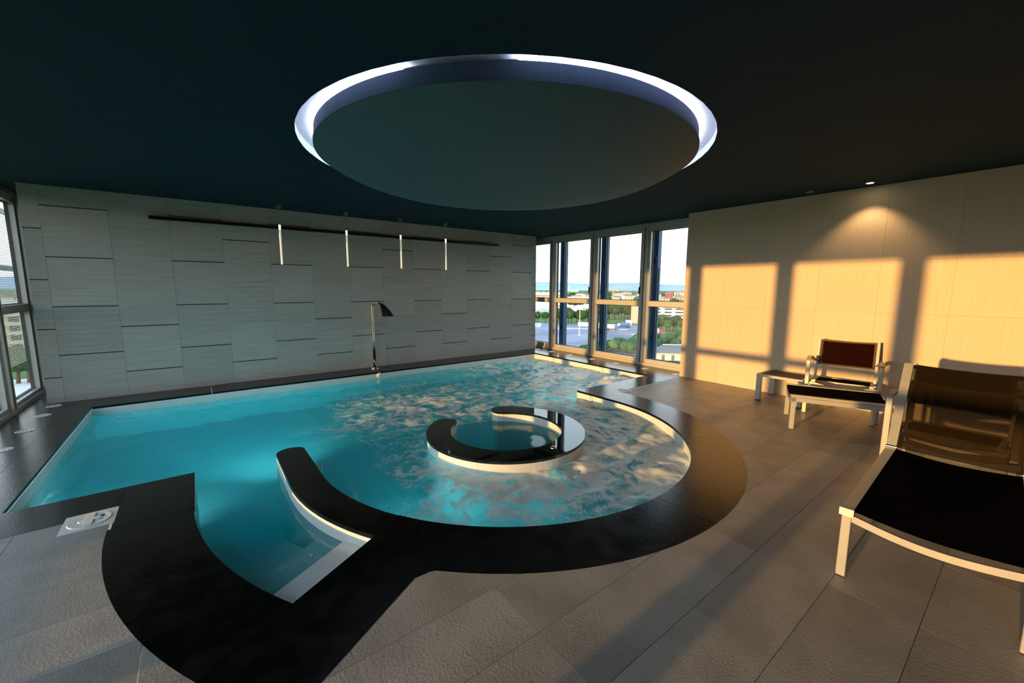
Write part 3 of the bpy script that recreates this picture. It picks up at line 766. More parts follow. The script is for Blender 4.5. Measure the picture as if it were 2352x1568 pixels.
# pendant rods
pn = ['leftmost', 'second from the left', 'third from the left', 'rightmost']
for i, x in enumerate((3.877, 4.833, 5.752, 6.643)):
    root = empty('pendant_lamp', (x, -0.45, H)); tag(root, 'slim hanging glass rod lamp over the pool edge, '+pn[i]+' of four', 'lamp', 'four rod pendants')
    MB().lathe([(0.0, -0.052), (0.030, -0.052), (0.036, -0.046), (0.036, 0.0)], 0, 0, 20).build('canopy', 'brass', root, smooth='auto')
    MB().tube([(0, 0, -0.052), (0, 0, -0.072)], 0.007, 8).build('stem', 'brass', root)
    MB().tube([(0, 0, -0.07), (0, 0, -0.26)], 0.0018, 6).build('cable', 'brass', root)
    MB().tube([(0, 0, -0.255), (0, 0, -0.29)], [0.010, 0.0125], 14).build('socket', 'brass', root, smooth='auto')
    MB().tube([(0, 0, -0.29), (0, 0, -0.33), (0, 0, -0.36)], [0.0145, 0.0145, 0.0145], 14).build('glow_top', 'rod_top', root, smooth='auto')
    MB().tube([(0, 0, -0.36), (0, 0, -0.868)], 0.0142, 14).build('glass_rod', 'rod', root, smooth='auto')

# recessed downlights
for i, (x, y, on) in enumerate(((8.967, -6.142, True), (8.961, -5.568, False))):
    root = empty('downlight', (x, y, H)); tag(root, 'small round recessed ceiling spotlight near the beige wall, '+('lit' if on else 'switched off'), 'spotlight', 'recessed spotlights')
    MB().lathe([(0.030, -0.004), (0.040, -0.005), (0.044, 0.0)], 0, 0, 28).build('trim_ring', 'white_plastic' if on else 'brass', root, smooth='auto')
    MB().lathe([(0.0, -0.003), (0.031, -0.003)], 0, 0, 28).build('lens', 'lamp_on' if on else 'lamp_off', root)
    if on:
        l = bpy.data.lights.new('downlight_bulb', 'SPOT'); l.energy = 13; l.color = (1.0, 0.66, 0.32); l.spot_size = radians(98); l.spot_blend = 0.55; l.shadow_soft_size = 0.02
        lo = bpy.data.objects.new('downlight_bulb', l); COL.objects.link(lo); lo.parent = root; lo.location = (0, 0, -0.012)

# ================================================================== furniture
def sag_sheet(x0, x1, y0, y1, zf, nx=12, ny=12):
    mb = MB()
    for j in range(ny+1):
        for i in range(nx+1):
            x = x0+(x1-x0)*i/nx; y = y0+(y1-y0)*j/ny; mb.v.append((x, y, zf(i/nx, j/ny)))
    for j in range(ny):
        for i in range(nx):
            a = j*(nx+1)+i; mb.f.append((a, a+1, a+nx+2, a+nx+1))
    return mb
# --- side table by the wall
tb = empty('side_table', (8.66, -5.25, 0.0)); tag(tb, 'low silver side table with dark top against the sunlit wall', 'table')
TL, TWd, TH = 0.53, 0.50, 0.355
for x in (0.0, TWd-0.05):
    for y in (0.0, -(TL-0.06)):
        lg = MB().bbox(x, x+0.05, y-0.06, y, 0.008, TH-0.03, 0.003).build('leg', 'furn', tb)
        MB().box(x+0.002, x+0.048, y-0.058, y-0.002, 0, 0.008).build('foot', 'rubber', lg)
for nm, r in (('frame_rail', (0, TWd, -0.035, 0)), ('frame_rail', (0, TWd, -TL, -TL+0.035)), ('frame_rail', (0, 0.035, -TL+0.035, -0.035)), ('frame_rail', (TWd-0.035, TWd, -TL+0.035, -0.035))):
    MB().box(*r, TH-0.032, TH).build(nm, 'furn', tb)
MB().box(0.036, TWd-0.036, -TL+0.036, -0.036, TH-0.012, TH-0.004).build('table_top', 'table_slat', tb)

# --- armchair (local: +y is towards the back)
def armchair(loc, rz, label):
    root = empty('armchair', loc, rz); tag(root, label, 'chair')
    HWc = 0.345
    for s in (-1, 1):
        x = s*(HWc-0.02)
        lg = MB().bbox(x-0.02, x+0.02, -0.014, 0.014, 0.006, 0.632, 0.003).build('front_leg', 'furn', root)
        MB().box(x-0.018, x+0.018, -0.012, 0.012, 0, 0.006).build('foot', 'rubber', lg)
        ap = [(x, -0.016, 0.640), (x, 0.02, 0.655), (x, 0.08, 0.668), (x, 0.15, 0.666), (x*0.985, 0.22, 0.648), (x*0.95, 0.28, 0.622), (x*0.91, 0.34, 0.598), (x*0.875, 0.378, 0.588)]
        MB().sweep(ap, 0.044, 0.017).build('armrest', 'furn', root)
        MB().sweep([(x*0.865, 0.325, 0.34), (x*0.86, 0.375, 0.56), (x*0.85, 0.452, 0.858)], 0.026, 0.034, up=(0, 1, 0)).build('back_post', 'furn', root)
        rl_ = MB().sweep([(x*0.90, 0.54, 0.006), (x*0.89, 0.46, 0.20), (x*0.87, 0.36, 0.42)], 0.026, 0.036, up=(0, 1, 0)).build('rear_leg', 'furn', root)
        MB().sweep([(x, 0.014, 0.362), (x, 0.36, 0.362)], 0.028, 0.030).build('side_rail', 'furn', root)
        sr = MB().sweep([(s*0.262, 0.0, 0.400), (s*0.262, 0.44, 0.372)], 0.036, 0.024).build('seat_rail', 'furn', root)
        MB().box(s*0.262-0.019, s*0.262+0.019, -0.006, 0.0, 0.387, 0.412).build('end_cap', 'white_plastic', sr)
    for y, nm in ((0.03, 'front_crossbar'), (0.43, 'rear_crossbar')):
        cb = [(-0.30+0.6*t, y, 0.366-0.045*sin(pi*t)**1.5) for t in [i/14 for i in range(15)]]
        MB().sweep(cb, 0.022, 0.030).build(nm, 'furn', root)
    def zs(u, v): return 0.408-0.03*v-0.018*sin(pi*u)*sin(pi*v)
    sag_sheet(-0.246, 0.246, 0.02, 0.43, zs).build('seat_sling', 'sling_seat', root, smooth=True)
    # back sling follows the leaning posts
    def bp(u, v, off=0.0):
        z = 0.552+(0.85-0.552)*v; y = 0.36+(z-0.55)*(0.452-0.36)/0.308; hw = 0.268-0.004*v
        return (-hw+2*hw*u, y+0.016*sin(pi*u)+off, z-0.010*sin(pi*u)*(v))
    mb = MB(); n_ = 12
    for j in range(n_+1):
        for i in range(n_+1): mb.v.append(bp(i/n_, j/n_))
    for j in range(n_):
        for i in range(n_): a = j*(n_+1)+i; mb.f.append((a, a+1, a+n_+2, a+n_+1))
    bs = mb.build('back_sling', 'sling_red', root, smooth=True)
    for nm, pts in (('top_hem', [bp(t/12, 0.985, -0.004) for t in range(13)]), ('bottom_hem', [bp(t/12, 0.02, -0.004) for t in range(13)])):
        MB().sweep(pts, 0.006, 0.018).build(nm, 'hem', bs)
    for u in (0.025, 0.975):
        MB().sweep([bp(u, t/8, -0.004) for t in range(9)], 0.022, 0.006, up=(0, 1, 0)).build('side_hem', 'hem', bs)
    return root
ch1 = armchair((8.575, -6.177, 0.0), radians(-80), 'silver armchair with reddish-brown sling back facing the pool by the sunlit wall')
ch2 = armchair((7.055, -7.158, 0.0), radians(-92), 'second silver armchair mostly hidden behind the nearest lounger')

# --- footstool in front of the armchair
fs_ang = atan2(0.24, 0.565)
ft = empty('footstool', (7.69, -5.975, 0.0), fs_ang-pi/2); tag(ft, 'long silver footstool with dark sling in front of the armchair', 'stool')
# local: +x along the long rail (to the right), +y towards the wall
FL_, FW_, FH_ = 0.83, 0.60, 0.373
for x in (0.0, FL_-0.045):
    for y in (0.0, FW_-0.03):
        lg = MB().bbox(x, x+0.045, y, y+0.03, 0.006, FH_-0.03, 0.003).build('leg', 'furn', ft)
        MB().box(x+0.002, x+0.043, y+0.002, y+0.028, 0, 0.006).build('foot', 'rubber', lg)
        if y == 0.0:
            for zz in (0.325, 0.302): MB().lathe([(0.0, 0.0)], 0, 0, 3) if False else MB().box(x+0.018, x+0.026, -0.003, 0, zz-0.004, zz+0.004).build('screw', 'chrome', lg)
for y in (0.0, FW_-0.03):
    MB().box(0.0, FL_, y, y+0.03, FH_-0.070, FH_-0.026).build('lower_rail', 'furn', ft)
    MB().box(-0.006, FL_+0.006, y-0.004, y+0.034, FH_-0.022, FH_).build('sling_rail', 'furn', ft)
for x in (0.01, FL_-0.01):
    MB().sweep([(x, 0.03+(FW_-0.06)*t, FH_-0.045-0.045*sin(pi*t)) for t in [i/12 for i in range(13)]], 0.02, 0.03).build('end_crossbar', 'furn', ft)
sag_sheet(0.0, FL_, 0.032, FW_-0.032, lambda u, v: FH_-0.008-0.030*sin(pi*v)).build('sling', 'sling_seat', ft, smooth=True)

# --- nearest lounger (local: +x from foot end to head, +y away from the viewer's right)
lo_ = empty('sun_lounger', (5.328, -6.97, 0.0), radians(2.3)); tag(lo_, 'silver sun lounger with black sling and raised backrest, nearest on the right', 'lounger')
LW, LH, LX = 0.66, 0.376, 1.265
for s, y in ((1, 0.0), (-1, -LW)):
    yc = y-0.026*s
    rl1 = MB().box(0.004, LX, yc-0.026, yc+0.026, LH-0.034, LH).build('side_rail', 'furn', lo_)
    MB().box(-0.006, 0.004, yc-0.029, yc+0.029, LH-0.037, LH+0.002).build('end_cap', 'white_plastic', rl1)
    MB().box(LX, 1.66, yc-0.022, yc+0.022, LH-0.034, LH-0.004).build('rear_rail', 'furn', lo_)
    for x in (0.012, 1.60):
        lg = MB().bbox(x, x+0.03, yc-0.020, yc+0.020, 0.006, LH-0.034, 0.003).build('leg', 'furn', lo_)
        MB().box(x+0.002, x+0.028, yc-0.018, yc+0.018, 0, 0.006).build('foot', 'rubber', lg)
    bt = Vector((LX+0.365, yc, 0.925)); b0_ = Vector((LX+0.012, yc, LH+0.004))
    br = MB().sweep([tuple(b0_), tuple(b0_.lerp(bt, 0.5)), tuple(bt)], 0.050, 0.030, up=(-0.83, 0, 0.56)).build('backrest_rail', 'furn', lo_)
    hg = MB().tube([(LX+0.004, yc-0.030, LH+0.006), (LX+0.004, yc+0.030, LH+0.006)], 0.011, 12).build('hinge', 'chrome', lo_, smooth='auto')
    MB().sweep([(LX+0.30, yc*1.0-0.03*s, 0.80), (LX+0.36, yc-0.03*s, LH)], 0.016, 0.02, up=(1, 0, 0)).build('support_strut', 'furn', lo_)
for x, nm in ((0.026, 'foot_crossbar'), (1.0, 'middle_crossbar'), (1.62, 'rear_crossbar')):
    MB().sweep([(x, -0.045-(LW-0.09)*t, LH-0.052-0.036*sin(pi*t)) for t in [i/18 for i in range(19)]], 0.018, 0.034).build(nm, 'furn', lo_)
def back(u, v, off=0):
    p = b0_.lerp(bt, v); y = -0.052-(LW-0.104)*u
    return (p.x+0.02*sin(pi*u)*0.84+off*0.84, y, p.z-0.02*sin(pi*u)*0.55-off*0.55)
mb = MB()
for j in range(13):
    for i in range(13): mb.v.append(back(i/12, j/12))
for j in range(12):
    for i in range(12): a = j*13+i; mb.f.append((a, a+1, a+14, a+13))
mb.build('backrest_sling', 'sling_dark', lo_, smooth=True)
MB().sweep([back(t/14, 0.985, 0.012) for t in range(15)], 0.020, 0.022, up=(0.83, 0, -0.56)).build('top_crossbar', 'hem', lo_)
MB().sweep([back(t/14, 0.80, 0.022+0.03*sin(pi*t/14)) for t in range(15)], 0.020, 0.026, up=(0.83, 0, -0.56)).build('upper_brace', 'furn', lo_)
sag_sheet(0.004, LX+0.01, -LW+0.052, -0.052, lambda u, v: LH-0.006-0.022*sin(pi*v)).build('seat_sling', 'sling_seat', lo_, smooth=True)

# ================================================================== outside
GZ = -25.0
M['asphalt'] = noisemat('grey_asphalt', (0.20, 0.21, 0.25), (0.29, 0.30, 0.34), 0.05, 0.9, 0.0, detail=5, spec=0.1)
M['grass'] = noisemat('rough_grass', (0.05, 0.12, 0.03), (0.11, 0.20, 0.05), 0.04, 0.95, 0.0, spec=0.1)
M['leaf'] = noisemat('green_foliage', (0.012, 0.040, 0.010), (0.06, 0.115, 0.026), 0.55, 0.8, 0.8, bscale=2.0, perobj=0.25, detail=8, spec=0.15, bdist=0.4)
M['hedge'] = noisemat('bright_green_foliage', (0.014, 0.06, 0.014), (0.065, 0.17, 0.045), 0.5, 0.8, 0.8, bscale=2.2, perobj=0.15, detail=8, spec=0.15, bdist=0.4)
M['bark'] = plain('brown_bark', (0.09, 0.055, 0.035), 0.9)
M['white_wall'] = plain('white_render', (0.78, 0.78, 0.78), 0.8)
M['beige_wall'] = plain('beige_render', (0.66, 0.50, 0.33), 0.8)
M['cream_wall'] = plain('cream_render', (0.76, 0.68, 0.52), 0.8)
M['red_wall'] = plain('red_render', (0.45, 0.10, 0.08), 0.8)
M['roof_red'] = plain('terracotta_roof', (0.42, 0.17, 0.11), 0.8)
M['roof_grey'] = plain('grey_roof', (0.13, 0.15, 0.17), 0.7)
M['dark_open'] = plain('dark_opening', (0.03, 0.035, 0.045), 0.4)
M['blue_glass'] = plain('blue_window_band', (0.03, 0.15, 0.28), 0.2)
M['blue_paint'] = plain('blue_paint', (0.06, 0.16, 0.42), 0.5)
M['red_paint'] = plain('red_paint', (0.55, 0.04, 0.05), 0.4)
M['line_paint'] = plain('pale_concrete', (0.72, 0.70, 0.66), 0.8)
M['orange'] = plain('orange_crane_paint', (0.85, 0.40, 0.15), 0.5)
M['hill'] = noisemat('haze_tinted_hills', (0.33, 0.45, 0.56), (0.40, 0.51, 0.61), 0.003, 1.0, 0.0, spec=0.0)  # bluish base colour has the atmospheric haze of distance painted in
M['town_green'] = plain('distant_trees', (0.05, 0.12, 0.10), 0.9)

gm = MB(); gm.v = [(-6000, -6000, GZ-0.3), (9000, -6000, GZ-0.3), (9000, 9000, GZ-0.3), (-6000, 9000, GZ-0.3)]; gm.f = [(0, 1, 2, 3)]
tag(gm.build('ground', 'grass'), 'green land far below the windows', kind='structure')
VD = Vector((0.80, 0.60, 0)); VR = Vector((0.60, -0.80, 0))
def vq(x, y, a, b):   # a metres to the viewer's right, b metres farther away
    return (x+VR.x*a+VD.x*b, y+VR.y*a+VD.y*b)
pk = MB(); pts = [(95, 60), (150, 88), (170, 100), (222, 120), (262, 168), (235, 195), (205, 240), (150, 240), (90, 160)]
pk.v = [(x, y, GZ) for x, y in pts]; pk.f = [tuple(range(len(pts)))]
tag(pk.build('parking_ground', 'asphalt'), 'grey asphalt lorry park outside', kind='structure')
sq = MB(); sq.v = [(-160, 60, GZ), (20, 60, GZ), (20, 168, GZ), (-160, 168, GZ)]; sq.f = [(0, 1, 2, 3)]
tag(sq.build('forecourt', 'line_paint'), 'pale forecourt outside the left window', kind='structure')
# hills
hb = MB(); nh = 60
for i in range(nh+1):
    a = radians(-35+115*i/nh); r = 5200
    az = radians(90)-0  # measured from +y clockwise
    hx, hy = r*sin(a), r*cos(a)
    deg = -35+115*i/nh
    top = 66+36*noise.noise(Vector((i*0.22, 1.3, 0)))+14*noise.noise(Vector((i*0.7, 5, 0)))
    if deg > 55: top -= (deg-55)*1.6
    hb.v += [(hx*0.8, hy*0.8, GZ-5), (hx*0.9, hy*0.9, 0.35*top), (hx, hy, top), (hx*1.1, hy*1.1, GZ)]
for i in range(nh):
    for k in range(3):
        a = i*4+k; hb.f.append((a, a+4, a+5, a+1))
tag(hb.build('hills', 'hill', smooth=True), 'low hills on the horizon, distance haze coloured in as blue', kind='structure')

# trees
def crown_mesh(name, seed, mat, lumps=9, flat=1.0):
    rnd = random.Random(seed); bm = bmesh.new()
    for k in range(lumps):
        a = rnd.uniform(0, 2*pi); rr = rnd.uniform(0, 0.55) if k else 0
        c = Vector((rr*cos(a), rr*sin(a), rnd.uniform(-0.25, 0.35)*flat)); s = rnd.uniform(0.42, 0.66) if k else 0.72
        geo = bmesh.ops.create_icosphere(bm, subdivisions=3, radius=s)
        for v in geo['verts']:
            d = 1+0.30*noise.noise(v.co*4.5+Vector((seed, k, 0)))+0.22*noise.noise(v.co*13+Vector((k, seed, 3)))
            v.co = v.co*d; v.co.z *= flat; v.co += c
    me = bpy.data.meshes.new(name); bm.to_mesh(me); bm.free(); me.materials.append(M[mat])
    for p_ in me.polygons: p_.use_smooth = True
    return me
crowns = {'leaf': [crown_mesh('tree_crown', s, 'leaf') for s in (1, 2, 3)], 'hedge': [crown_mesh('bush_crown', s, 'hedge', 10, 0.8) for s in (4, 5, 6)]}
tk = MB().tube([(0, 0, 0), (0.02, 0, 0.3), (0, 0.02, 0.55)], [0.05, 0.04, 0.03], 7); tkm = bpy.data.meshes.new('tree_trunk'); tkm.from_pydata(tk.v, [], tk.f); tkm.materials.append(M['bark'])
ORD = ['first', 'second', 'third', 'fourth', 'fifth', 'sixth', 'seventh', 'eighth', 'ninth', 'tenth', 'eleventh', 'twelfth', 'thirteenth', 'fourteenth', 'fifteenth', 'sixteenth', 'seventeenth', 'eighteenth', 'nineteenth', 'twentieth', 'twenty-first', 'twenty-second', 'twenty-third', 'twenty-fourth']
def tree(x, y, h, w, label, group, kind='leaf', i=0):
    root = empty('tree' if kind == 'leaf' else 'shrub', (x, y, GZ), random.uniform(0, 6)); tag(root, label, 'tree' if kind == 'leaf' else 'shrub', group)
    c = bpy.data.objects.new('crown', crowns[kind][i % 3]); COL.objects.link(c); c.parent = root
    base = 0.30 if kind == 'leaf' else 0.05
    c.location = (0, 0, h*(base+1)/2); c.scale = (w/2.1, w/2.1, h*(1-base)/1.75)
    t = bpy.data.objects.new('trunk', tkm); COL.objects.link(t); t.parent = root; t.scale = (h, h, h*1.0)
    return root
for i, (x, y, h, w) in enumerate(((206, 230, 7.5, 6), (209, 228, 8.0, 6), (212, 222, 8.6, 7))):
    tree(x, y, h, w, 'round green tree at the far asphalt edge'+', '+ORD[i]+' from the left', 'trees left of the first mullion', 'leaf', i)
for i in range(9):
    p = vq(219, 206, -9+2.9*i, random.uniform(0, 12)); tree(p[0], p[1], random.uniform(8.5, 11.5), random.uniform(7, 10), 'dark green tree in the row behind the lamp post'+', '+ORD[i]+' from the left', 'trees behind the lamp post', 'leaf', i)
for i in range(16):
    p = vq(292, 226, -16+2.6*i, random.uniform(-14, 22)); tree(p[0], p[1], random.uniform(9, 14.5), random.uniform(8, 11), 'green tree in the wood left of the white car park building'+', '+ORD[i]+' from the left', 'trees left of the white building', 'leaf', i)
for i in range(14):
    p = vq(232, 134, -6+2.2*i, random.uniform(-6, 10)); tree(p[0], p[1], random.uniform(6, 9.5), random.uniform(6, 9), 'green tree in front of the white car park building'+', '+ORD[i]+' from the left', 'trees in front of the white building', 'leaf', i+1)
for i in range(20):
    t = i/19; x = 139+random.uniform(-2, 8); p = vq(141, 99, -13+26*t, random.uniform(-4, 8)); tree(p[0], p[1], 3.2+4.0*t+random.uniform(-0.5, 0.5), random.uniform(5, 7.5), 'bright green shrub in the hedge below the third window'+', '+ORD[i]+' from the left', 'shrubs below the third window', 'hedge', i)
for i in range(24):
    t = i/23; p = vq(166, 97, -10+24*t, random.uniform(-9, 6)); tree(p[0], p[1], random.uniform(5.0, 7.5), random.uniform(5, 8), 'bright green shrub behind the little cream house'+', '+ORD[i]+' from the left', 'shrubs behind the cream house', 'hedge', i)
for i in range(5):
    tree(-37+i*2.1, 163+random.uniform(-3, 4), 9+random.uniform(-1, 2.5), 7, 'dark bush outside the left window'+', '+ORD[i]+' from the left', 'bushes outside the left window', 'leaf', i)

def obuild(name, x, y, rz, label, cat, group=None):
    o = empty(name, (x, y, GZ), rz); return tag(o, label, cat, group)
RZ = atan2(VR.y, VR.x)       # local +x to the viewer's right, +y farther away
# big white building with open decks
bl = obuild('car_park_building', 262, 180, RZ+0.08, 'large white building with five open decks and beige end wall behind the trees', 'building')
MB().box(0.0, 5.2, 0, 16, 0, 13.2).build('beige_end', 'beige_wall', bl)
MB().box(5.2, 46, 0.8, 16, 0, 13.6).build('core', 'dark_open', bl)
for k in range(6):
    MB().box(5.2, 46, 0, 1.2, 2.35*k-0.1, 2.35*k+1.25).build('parapet', 'white_wall', bl)
for a, b in ((5.2, 6.0), (9.5, 12.0), (19.5, 22.5), (27.5, 30.0), (36.5, 41.0)):
    MB().box(a, b, -0.15, 1.2, 0, 13.7).build('pier', 'white_wall', bl)
MB().box(5.2, 46, 0, 16, 13.0, 14.2).build('roof_band', 'white_wall', bl)
for k in range(9): MB().box(21.6+1.15*k, 22.4+1.15*k, -0.25, -0.15, 12.2, 13.1).build('sign_mark', 'blue_paint', bl)
MB().box(31.6, 33.4, -0.3, -0.15, 11.9, 13.5).build('sign_panel', 'blue_paint', bl)
# little cream house
hs = obuild('cream_house', 136.6, 78.6, RZ+0.06, 'small cream house with grey roof at the bottom of the last window', 'house')
MB().box(0, 15, 0, 8, 0, 3.0).build('wall', 'cream_wall', hs)
mb = MB(); mb.v = [(-0.5, -0.7, 2.8), (15.5, -0.7, 2.8), (15.5, 8.7, 2.8), (-0.5, 8.7, 2.8), (3.2, 4, 5.4), (12.5, 4, 5.4)]
mb.f = [(0, 1, 5, 4), (1, 2, 5), (2, 3, 4, 5), (3, 0, 4), (3, 2, 1, 0)]; mb.build('roof', 'roof_grey', hs)
MB().box(2.9, 15.2, 3.7, 4.3, 5.3, 5.6).build('ridge', 'cream_wall', hs)
MB().box(2.2, 3.2, -0.08, 0, 0, 2.1).build('door', 'roof_grey', hs); MB().box(5.6, 6.6, -0.08, 0, 0.1, 2.1).build('door', 'roof_grey', hs)
# warehouses
wh = obuild('warehouse', 290, 330, RZ, 'long white warehouse with blue window band beyond the trees', 'building')
MB().box(-20, 42, 0, 20, 0, 6.2).build('wall', 'white_wall', wh); MB().box(-11.5, -7.5, -0.15, 0, 0, 4.2).build('gate', 'blue_glass', wh)
wh2 = obuild('office_block', 404, 424, RZ, 'white flat building with a continuous blue window band', 'building')
MB().box(-40, 70, 0, 30, 0, 13.5).build('wall', 'white_wall', wh2)
for k in range(11): MB().box(-39+6.5*k, -33+6.5*k, -0.2, 0, 6.6, 11.6).build('window', 'blue_glass', wh2)
wh3 = obuild('gabled_hall', 318, 292, RZ, 'white gabled hall with small dark windows behind the lamp post', 'building')
mb = MB(); mb.v = [(-4, 0, 0), (30, 0, 0), (30, 0, 5.4), (13, 0, 8.8), (-4, 0, 5.4)]; mb.v += [(x, 18, z) for x, y, z in mb.v]
mb.f = [(0, 1, 2, 3, 4), (9, 8, 7, 6, 5)]+[(i, i+5, (i+1) % 5+5, (i+1) % 5) for i in range(5)]; mb.build('wall', 'white_wall', wh3)
for k in range(6): MB().box(8.0+1.5*k, 9.0+1.5*k, -0.15, 0, 4.1, 5.2).build('window', 'dark_open', wh3)
for x, y, w, lab in ((308, 306, 15, 'cream house with red hipped roof in front of the white hall'), (268, 316, 11, 'cream house with red roof left of the first mullion')):
    h_ = obuild('red_roof_house', x, y, RZ, lab, 'house')
    MB().box(-w/2, w/2, 0, 10, 0, 4.6).build('wall', 'cream_wall', h_)
    mb = MB(); a = w/2+0.7; mb.v = [(-a, -0.7, 4.4), (a, -0.7, 4.4), (a, 10.7, 4.4), (-a, 10.7, 4.4), (-a*0.35, 5, 7.6), (a*0.35, 5, 7.6)]
    mb.f = [(0, 1, 5, 4), (1, 2, 5), (2, 3, 4, 5), (3, 0, 4), (3, 2, 1, 0)]; mb.build('roof', 'roof_red', h_)
    for k in range(3): MB().box(-w/2+1.5+k*w/3.2, -w/2+2.8+k*w/3.2, -0.12, 0, 1.6, 3.2).build('window', 'dark_open', h_)
# lamp post
lp = obuild('lamp_post', 172.7, 150.6, 0, 'tall pale lamp post in the lorry park', 'lamp post')
MB().tube([(0, 0, 0), (0, 0, 17)], [0.30, 0.16], 10).build('pole', 'line_paint', lp, smooth=True)
MB().lathe([(0.9, 0), (0.9, 0.15), (0.3, 0.3)], 0, 0, 14).build('base', 'line_paint', lp)
for a in range(4): MB().sweep([(0, 0, 16.8), (1.3*cos(a*pi/2), 1.3*sin(a*pi/2), 17.1)], 0.5, 0.2).build('floodlight', 'line_paint', lp)
# vehicles and small things
def lorry(x, y, rz, body, cab, label, L=9.0, hh=3.4):
    o = obuild('lorry', x, y, rz, label, 'lorry')
    MB().box(-L/2, L/2-2.0, -1.25, 1.25, 0.9, hh).build('box_body', body, o)
    c = MB().bbox(L/2-1.9, L/2, -1.2, 1.2, 0.5, hh-0.5, 0.25).build('cab', cab, o)
    MB().box(L/2-0.02, L/2+0.03, -1.0, 1.0, 1.6, hh-0.8).build('windscreen', 'dark_open', c)
    MB().box(-L/2, L/2, -1.0, 1.0, 0.5, 0.9).build('chassis', 'dark_open', o)
    for wx in (-L/2+1.2, -L/2+2.4, L/2-1.2):
        for wy in (-1.2, 1.0):
            MB().tube([(wx, wy, 0.5), (wx, wy+0.25, 0.5)], 0.5, 12).build('wheel', 'rubber', o)
lorry(212, 160.5, RZ, 'white_wall', 'blue_paint', 'white and blue lorry parked left of the blue bus')
lorry(206, 165.5, RZ, 'white_wall', 'white_wall', 'white lorry parked behind the third window left edge')
lorry(231, 164.5, RZ+pi, 'blue_paint', 'white_wall', 'blue and white bus in the lorry park', 8.5, 3.2)
lorry(213.5, 128.5, RZ, 'white_wall', 'red_paint', 'white lorry with red cab seen in the last window', 7.0, 3.4)
kb = obuild('kiosk', 245, 171, RZ, 'small white kiosk beside the blue bus', 'kiosk'); MB().box(-2, 2, 0, 3, 0, 3.6).build('wall', 'white_wall', kb); MB().box(-0.6, 0.6, -0.1, 0, 0, 2.0).build('door', 'roof_grey', kb); MB().box(-2.2, 2.2, -0.3, 3.2, 3.6, 3.8).build('roof', 'line_paint', kb)
kb = obuild('kiosk', 187, 202.5, RZ, 'small white cabin at the edge of the asphalt left of the first mullion', 'kiosk'); MB().box(-1.9, 1.9, 0, 2.4, 0, 2.2).build('wall', 'white_wall', kb); MB().box(-1.2, -0.4, -0.1, 0, 0.9, 1.6).build('window', 'dark_open', kb); MB().box(0.5, 1.1, -0.1, 0, 0.9, 1.6).build('window', 'dark_open', kb)
kw = obuild('boundary_wall', 216, 187, RZ, 'low white boundary wall along the far edge of the asphalt', 'wall'); MB().box(-4, 12, 0, 0.4, 0, 2.6).build('wall', 'white_wall', kw); MB().box(-4, 12, -0.05, 0.45, 2.6, 2.75).build('cap', 'line_paint', kw)
for i, (x, y, a, L_) in enumerate(((204, 170, 0.10, 46), (205, 126, -0.05, 22))):
    kk = obuild('kerb', x, y, RZ+a, 'pale kerb line on the asphalt '+('in front of the lorries' if i == 0 else 'below the red lorry cab'), 'kerb'); MB().box(-L_/2, L_/2, 0, 0.7, 0, 0.35).build('stone', 'line_paint', kk)
# crane and chimney
cr = obuild('tower_crane', 430, 333, RZ, 'orange tower crane above the town', 'crane')
MB().sweep([(0, 0, 0), (0, 0, 24.8)], 0.9, 0.9, up=(0, 1, 0)).build('mast', 'orange', cr)
MB().box(-15, 6.5, -0.4, 0.4, 23.6, 24.4).build('jib', 'orange', cr); MB().box(4.2, 6.5, -0.7, 0.7, 22.6, 23.6).build('counterweight', 'line_paint', cr)
cm = obuild('chimney', 1870, 1830, 0, 'white power station chimney in front of the hills', 'chimney')
MB().tube([(0, 0, 0), (0, 0, 26+15)], [6.0, 4.2], 14).build('shaft', 'white_wall', cm, smooth=True); MB().box(-40, 90, 0, 30, 0, 20).build('plant_hall', 'white_wall', cm)
# sawtooth factory
sf = obuild('gabled_factory', 640, 705, RZ, 'cream factory with a row of gables and red roof in the distance', 'building')
MB().box(-45, 45, -6, 30, 0, 9.5).build('front_wing', 'roof_red', sf); MB().box(-45, 45, -7, -6, 0, 5.5).build('front_wall', 'cream_wall', sf)
for k in range(7):
    x = -45+13*k; mb = MB(); mb.v = [(x, 0, 0), (x+12.6, 0, 0), (x+12.6, 0, 12.5), (x+6.3, 0, 17), (x, 0, 12.5)]; mb.v += [(a, 30, c) for a, b, c in mb.v]
    mb.f = [(0, 1, 2, 3, 4), (9, 8, 7, 6, 5)]+[(i, i+5, (i+1) % 5+5, (i+1) % 5) for i in range(5)]; mb.build('gable', 'cream_wall', sf)
# town blocks, each a body with windows and a roof
bm_cols = ['cream_wall', 'white_wall', 'beige_wall', 'cream_wall', 'white_wall', 'red_wall']
def town_block(x, y, w, h, d, mat, label, group, roof='roof_red'):
    o = obuild('town_building', x, y, RZ+random.uniform(-0.25, 0.25), label, 'building', group)
    MB().box(-w/2, w/2, 0, d, 0, h).build('wall', mat, o)
    mb = MB(); a = w/2+0.6; mb.v = [(-a, -0.6, h), (a, -0.6, h), (a, d+0.6, h), (-a, d+0.6, h), (-a*0.6, d/2, h+2.4), (a*0.6, d/2, h+2.4)]
    mb.f = [(0, 1, 5, 4), (1, 2, 5), (2, 3, 4, 5), (3, 0, 4), (3, 2, 1, 0)]; mb.build('roof', roof, o)
    nxw = max(2, int(w/4.2)); nzw = max(2, int(h/3.3)); mbw = MB()
    for i in range(nxw):
        for j in range(nzw):
            cx = -w/2+(i+0.5)*w/nxw; cz = (j+0.55)*h/nzw
            MB().box(cx-0.7, cx+0.7, -0.15, 0.0, cz-0.8, cz+0.8).build('window', 'dark_open', o)
    return o
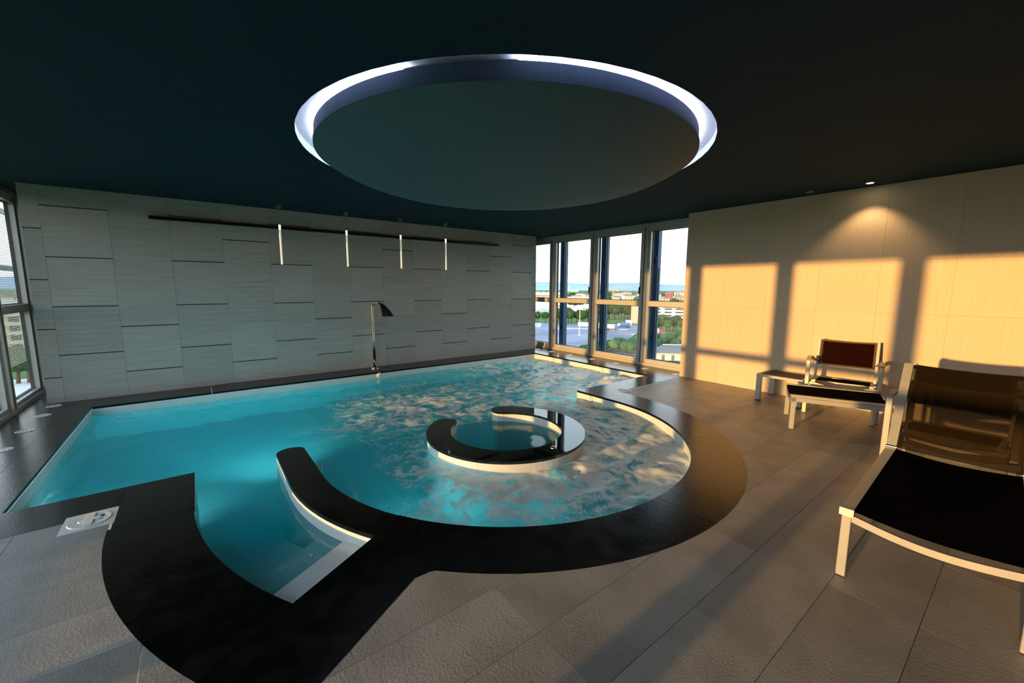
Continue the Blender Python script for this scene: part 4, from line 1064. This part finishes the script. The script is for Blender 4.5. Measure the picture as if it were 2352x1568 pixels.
special = [(700, 515, 16, 17, 'cream_wall', 'cream apartment block right of the orange crane'), (690, 412, 11, 17, 'red_wall', 'red apartment block seen in the last window'), (722, 410, 17, 19, 'cream_wall', 'wide cream apartment block beside the beige wall edge'), (668, 424, 12, 15, 'cream_wall', 'cream apartment block left of the red one')]
for x, y, w, h, mt, lab in special: town_block(x, y, w, h, 14, mt, lab, 'town blocks')
rnd = random.Random(11)
placed = [(x_, y_, 12) for x_, y_, *_ in special]+[(640, 705, 50), (1870, 1830, 60)]
def free(x, y, rad):
    if any((x-a)**2+(y-b)**2 < (rad+c)**2 for a, b, c in placed): return False
    placed.append((x, y, rad)); return True
for k in range(44):
    a = radians(rnd.uniform(46.5, 62.5)); r = rnd.uniform(700, 1250)
    x = 2.8+r*sin(a); y = -7.5+r*cos(a)
    w_ = rnd.uniform(12, 28)
    if not free(x, y, w_*0.75): continue
    town_block(x, y, w_, rnd.uniform(7, 13), 12, rnd.choice(bm_cols[:5]), 'pale block of the distant town below the hills', 'distant town blocks', rnd.choice(['roof_red', 'roof_red', 'roof_grey']))
for k in range(60):
    a = radians(rnd.uniform(45, 63)); r = rnd.uniform(520, 1500); w_ = rnd.uniform(14, 26)
    if not free(2.8+r*sin(a), -7.5+r*cos(a), w_*0.7): continue
    tree(2.8+r*sin(a), -7.5+r*cos(a), rnd.uniform(9, 15), w_, 'dark tree clump between the distant town blocks', 'trees of the distant town', 'leaf', k)
# street outside the left window
lb = obuild('arcade_building', -54, 228, 0.2, 'long building with sunlit horizontal bands outside the left window', 'building')
MB().box(-30, 30, 0, 15, 0, 18).build('wall', 'beige_wall', lb)
for k in range(5):
    MB().box(-30, 30, -0.8, 0, 1.0+3.5*k, 2.2+3.5*k).build('band', 'cream_wall', lb)
    for j in range(12): MB().box(-29+5*j, -26.5+5*j, -0.2, 0, 2.4+3.5*k, 4.2+3.5*k).build('window', 'dark_open', lb)
for k in range(14):
    a = radians(rnd.uniform(-20, -6)); r = rnd.uniform(330, 900)
    town_block(2.8+r*sin(a), -7.5+r*cos(a), rnd.uniform(14, 30), rnd.uniform(8, 16), 12, rnd.choice(bm_cols[:5]), 'block of the town seen through the left window screen', 'town blocks outside the left window')
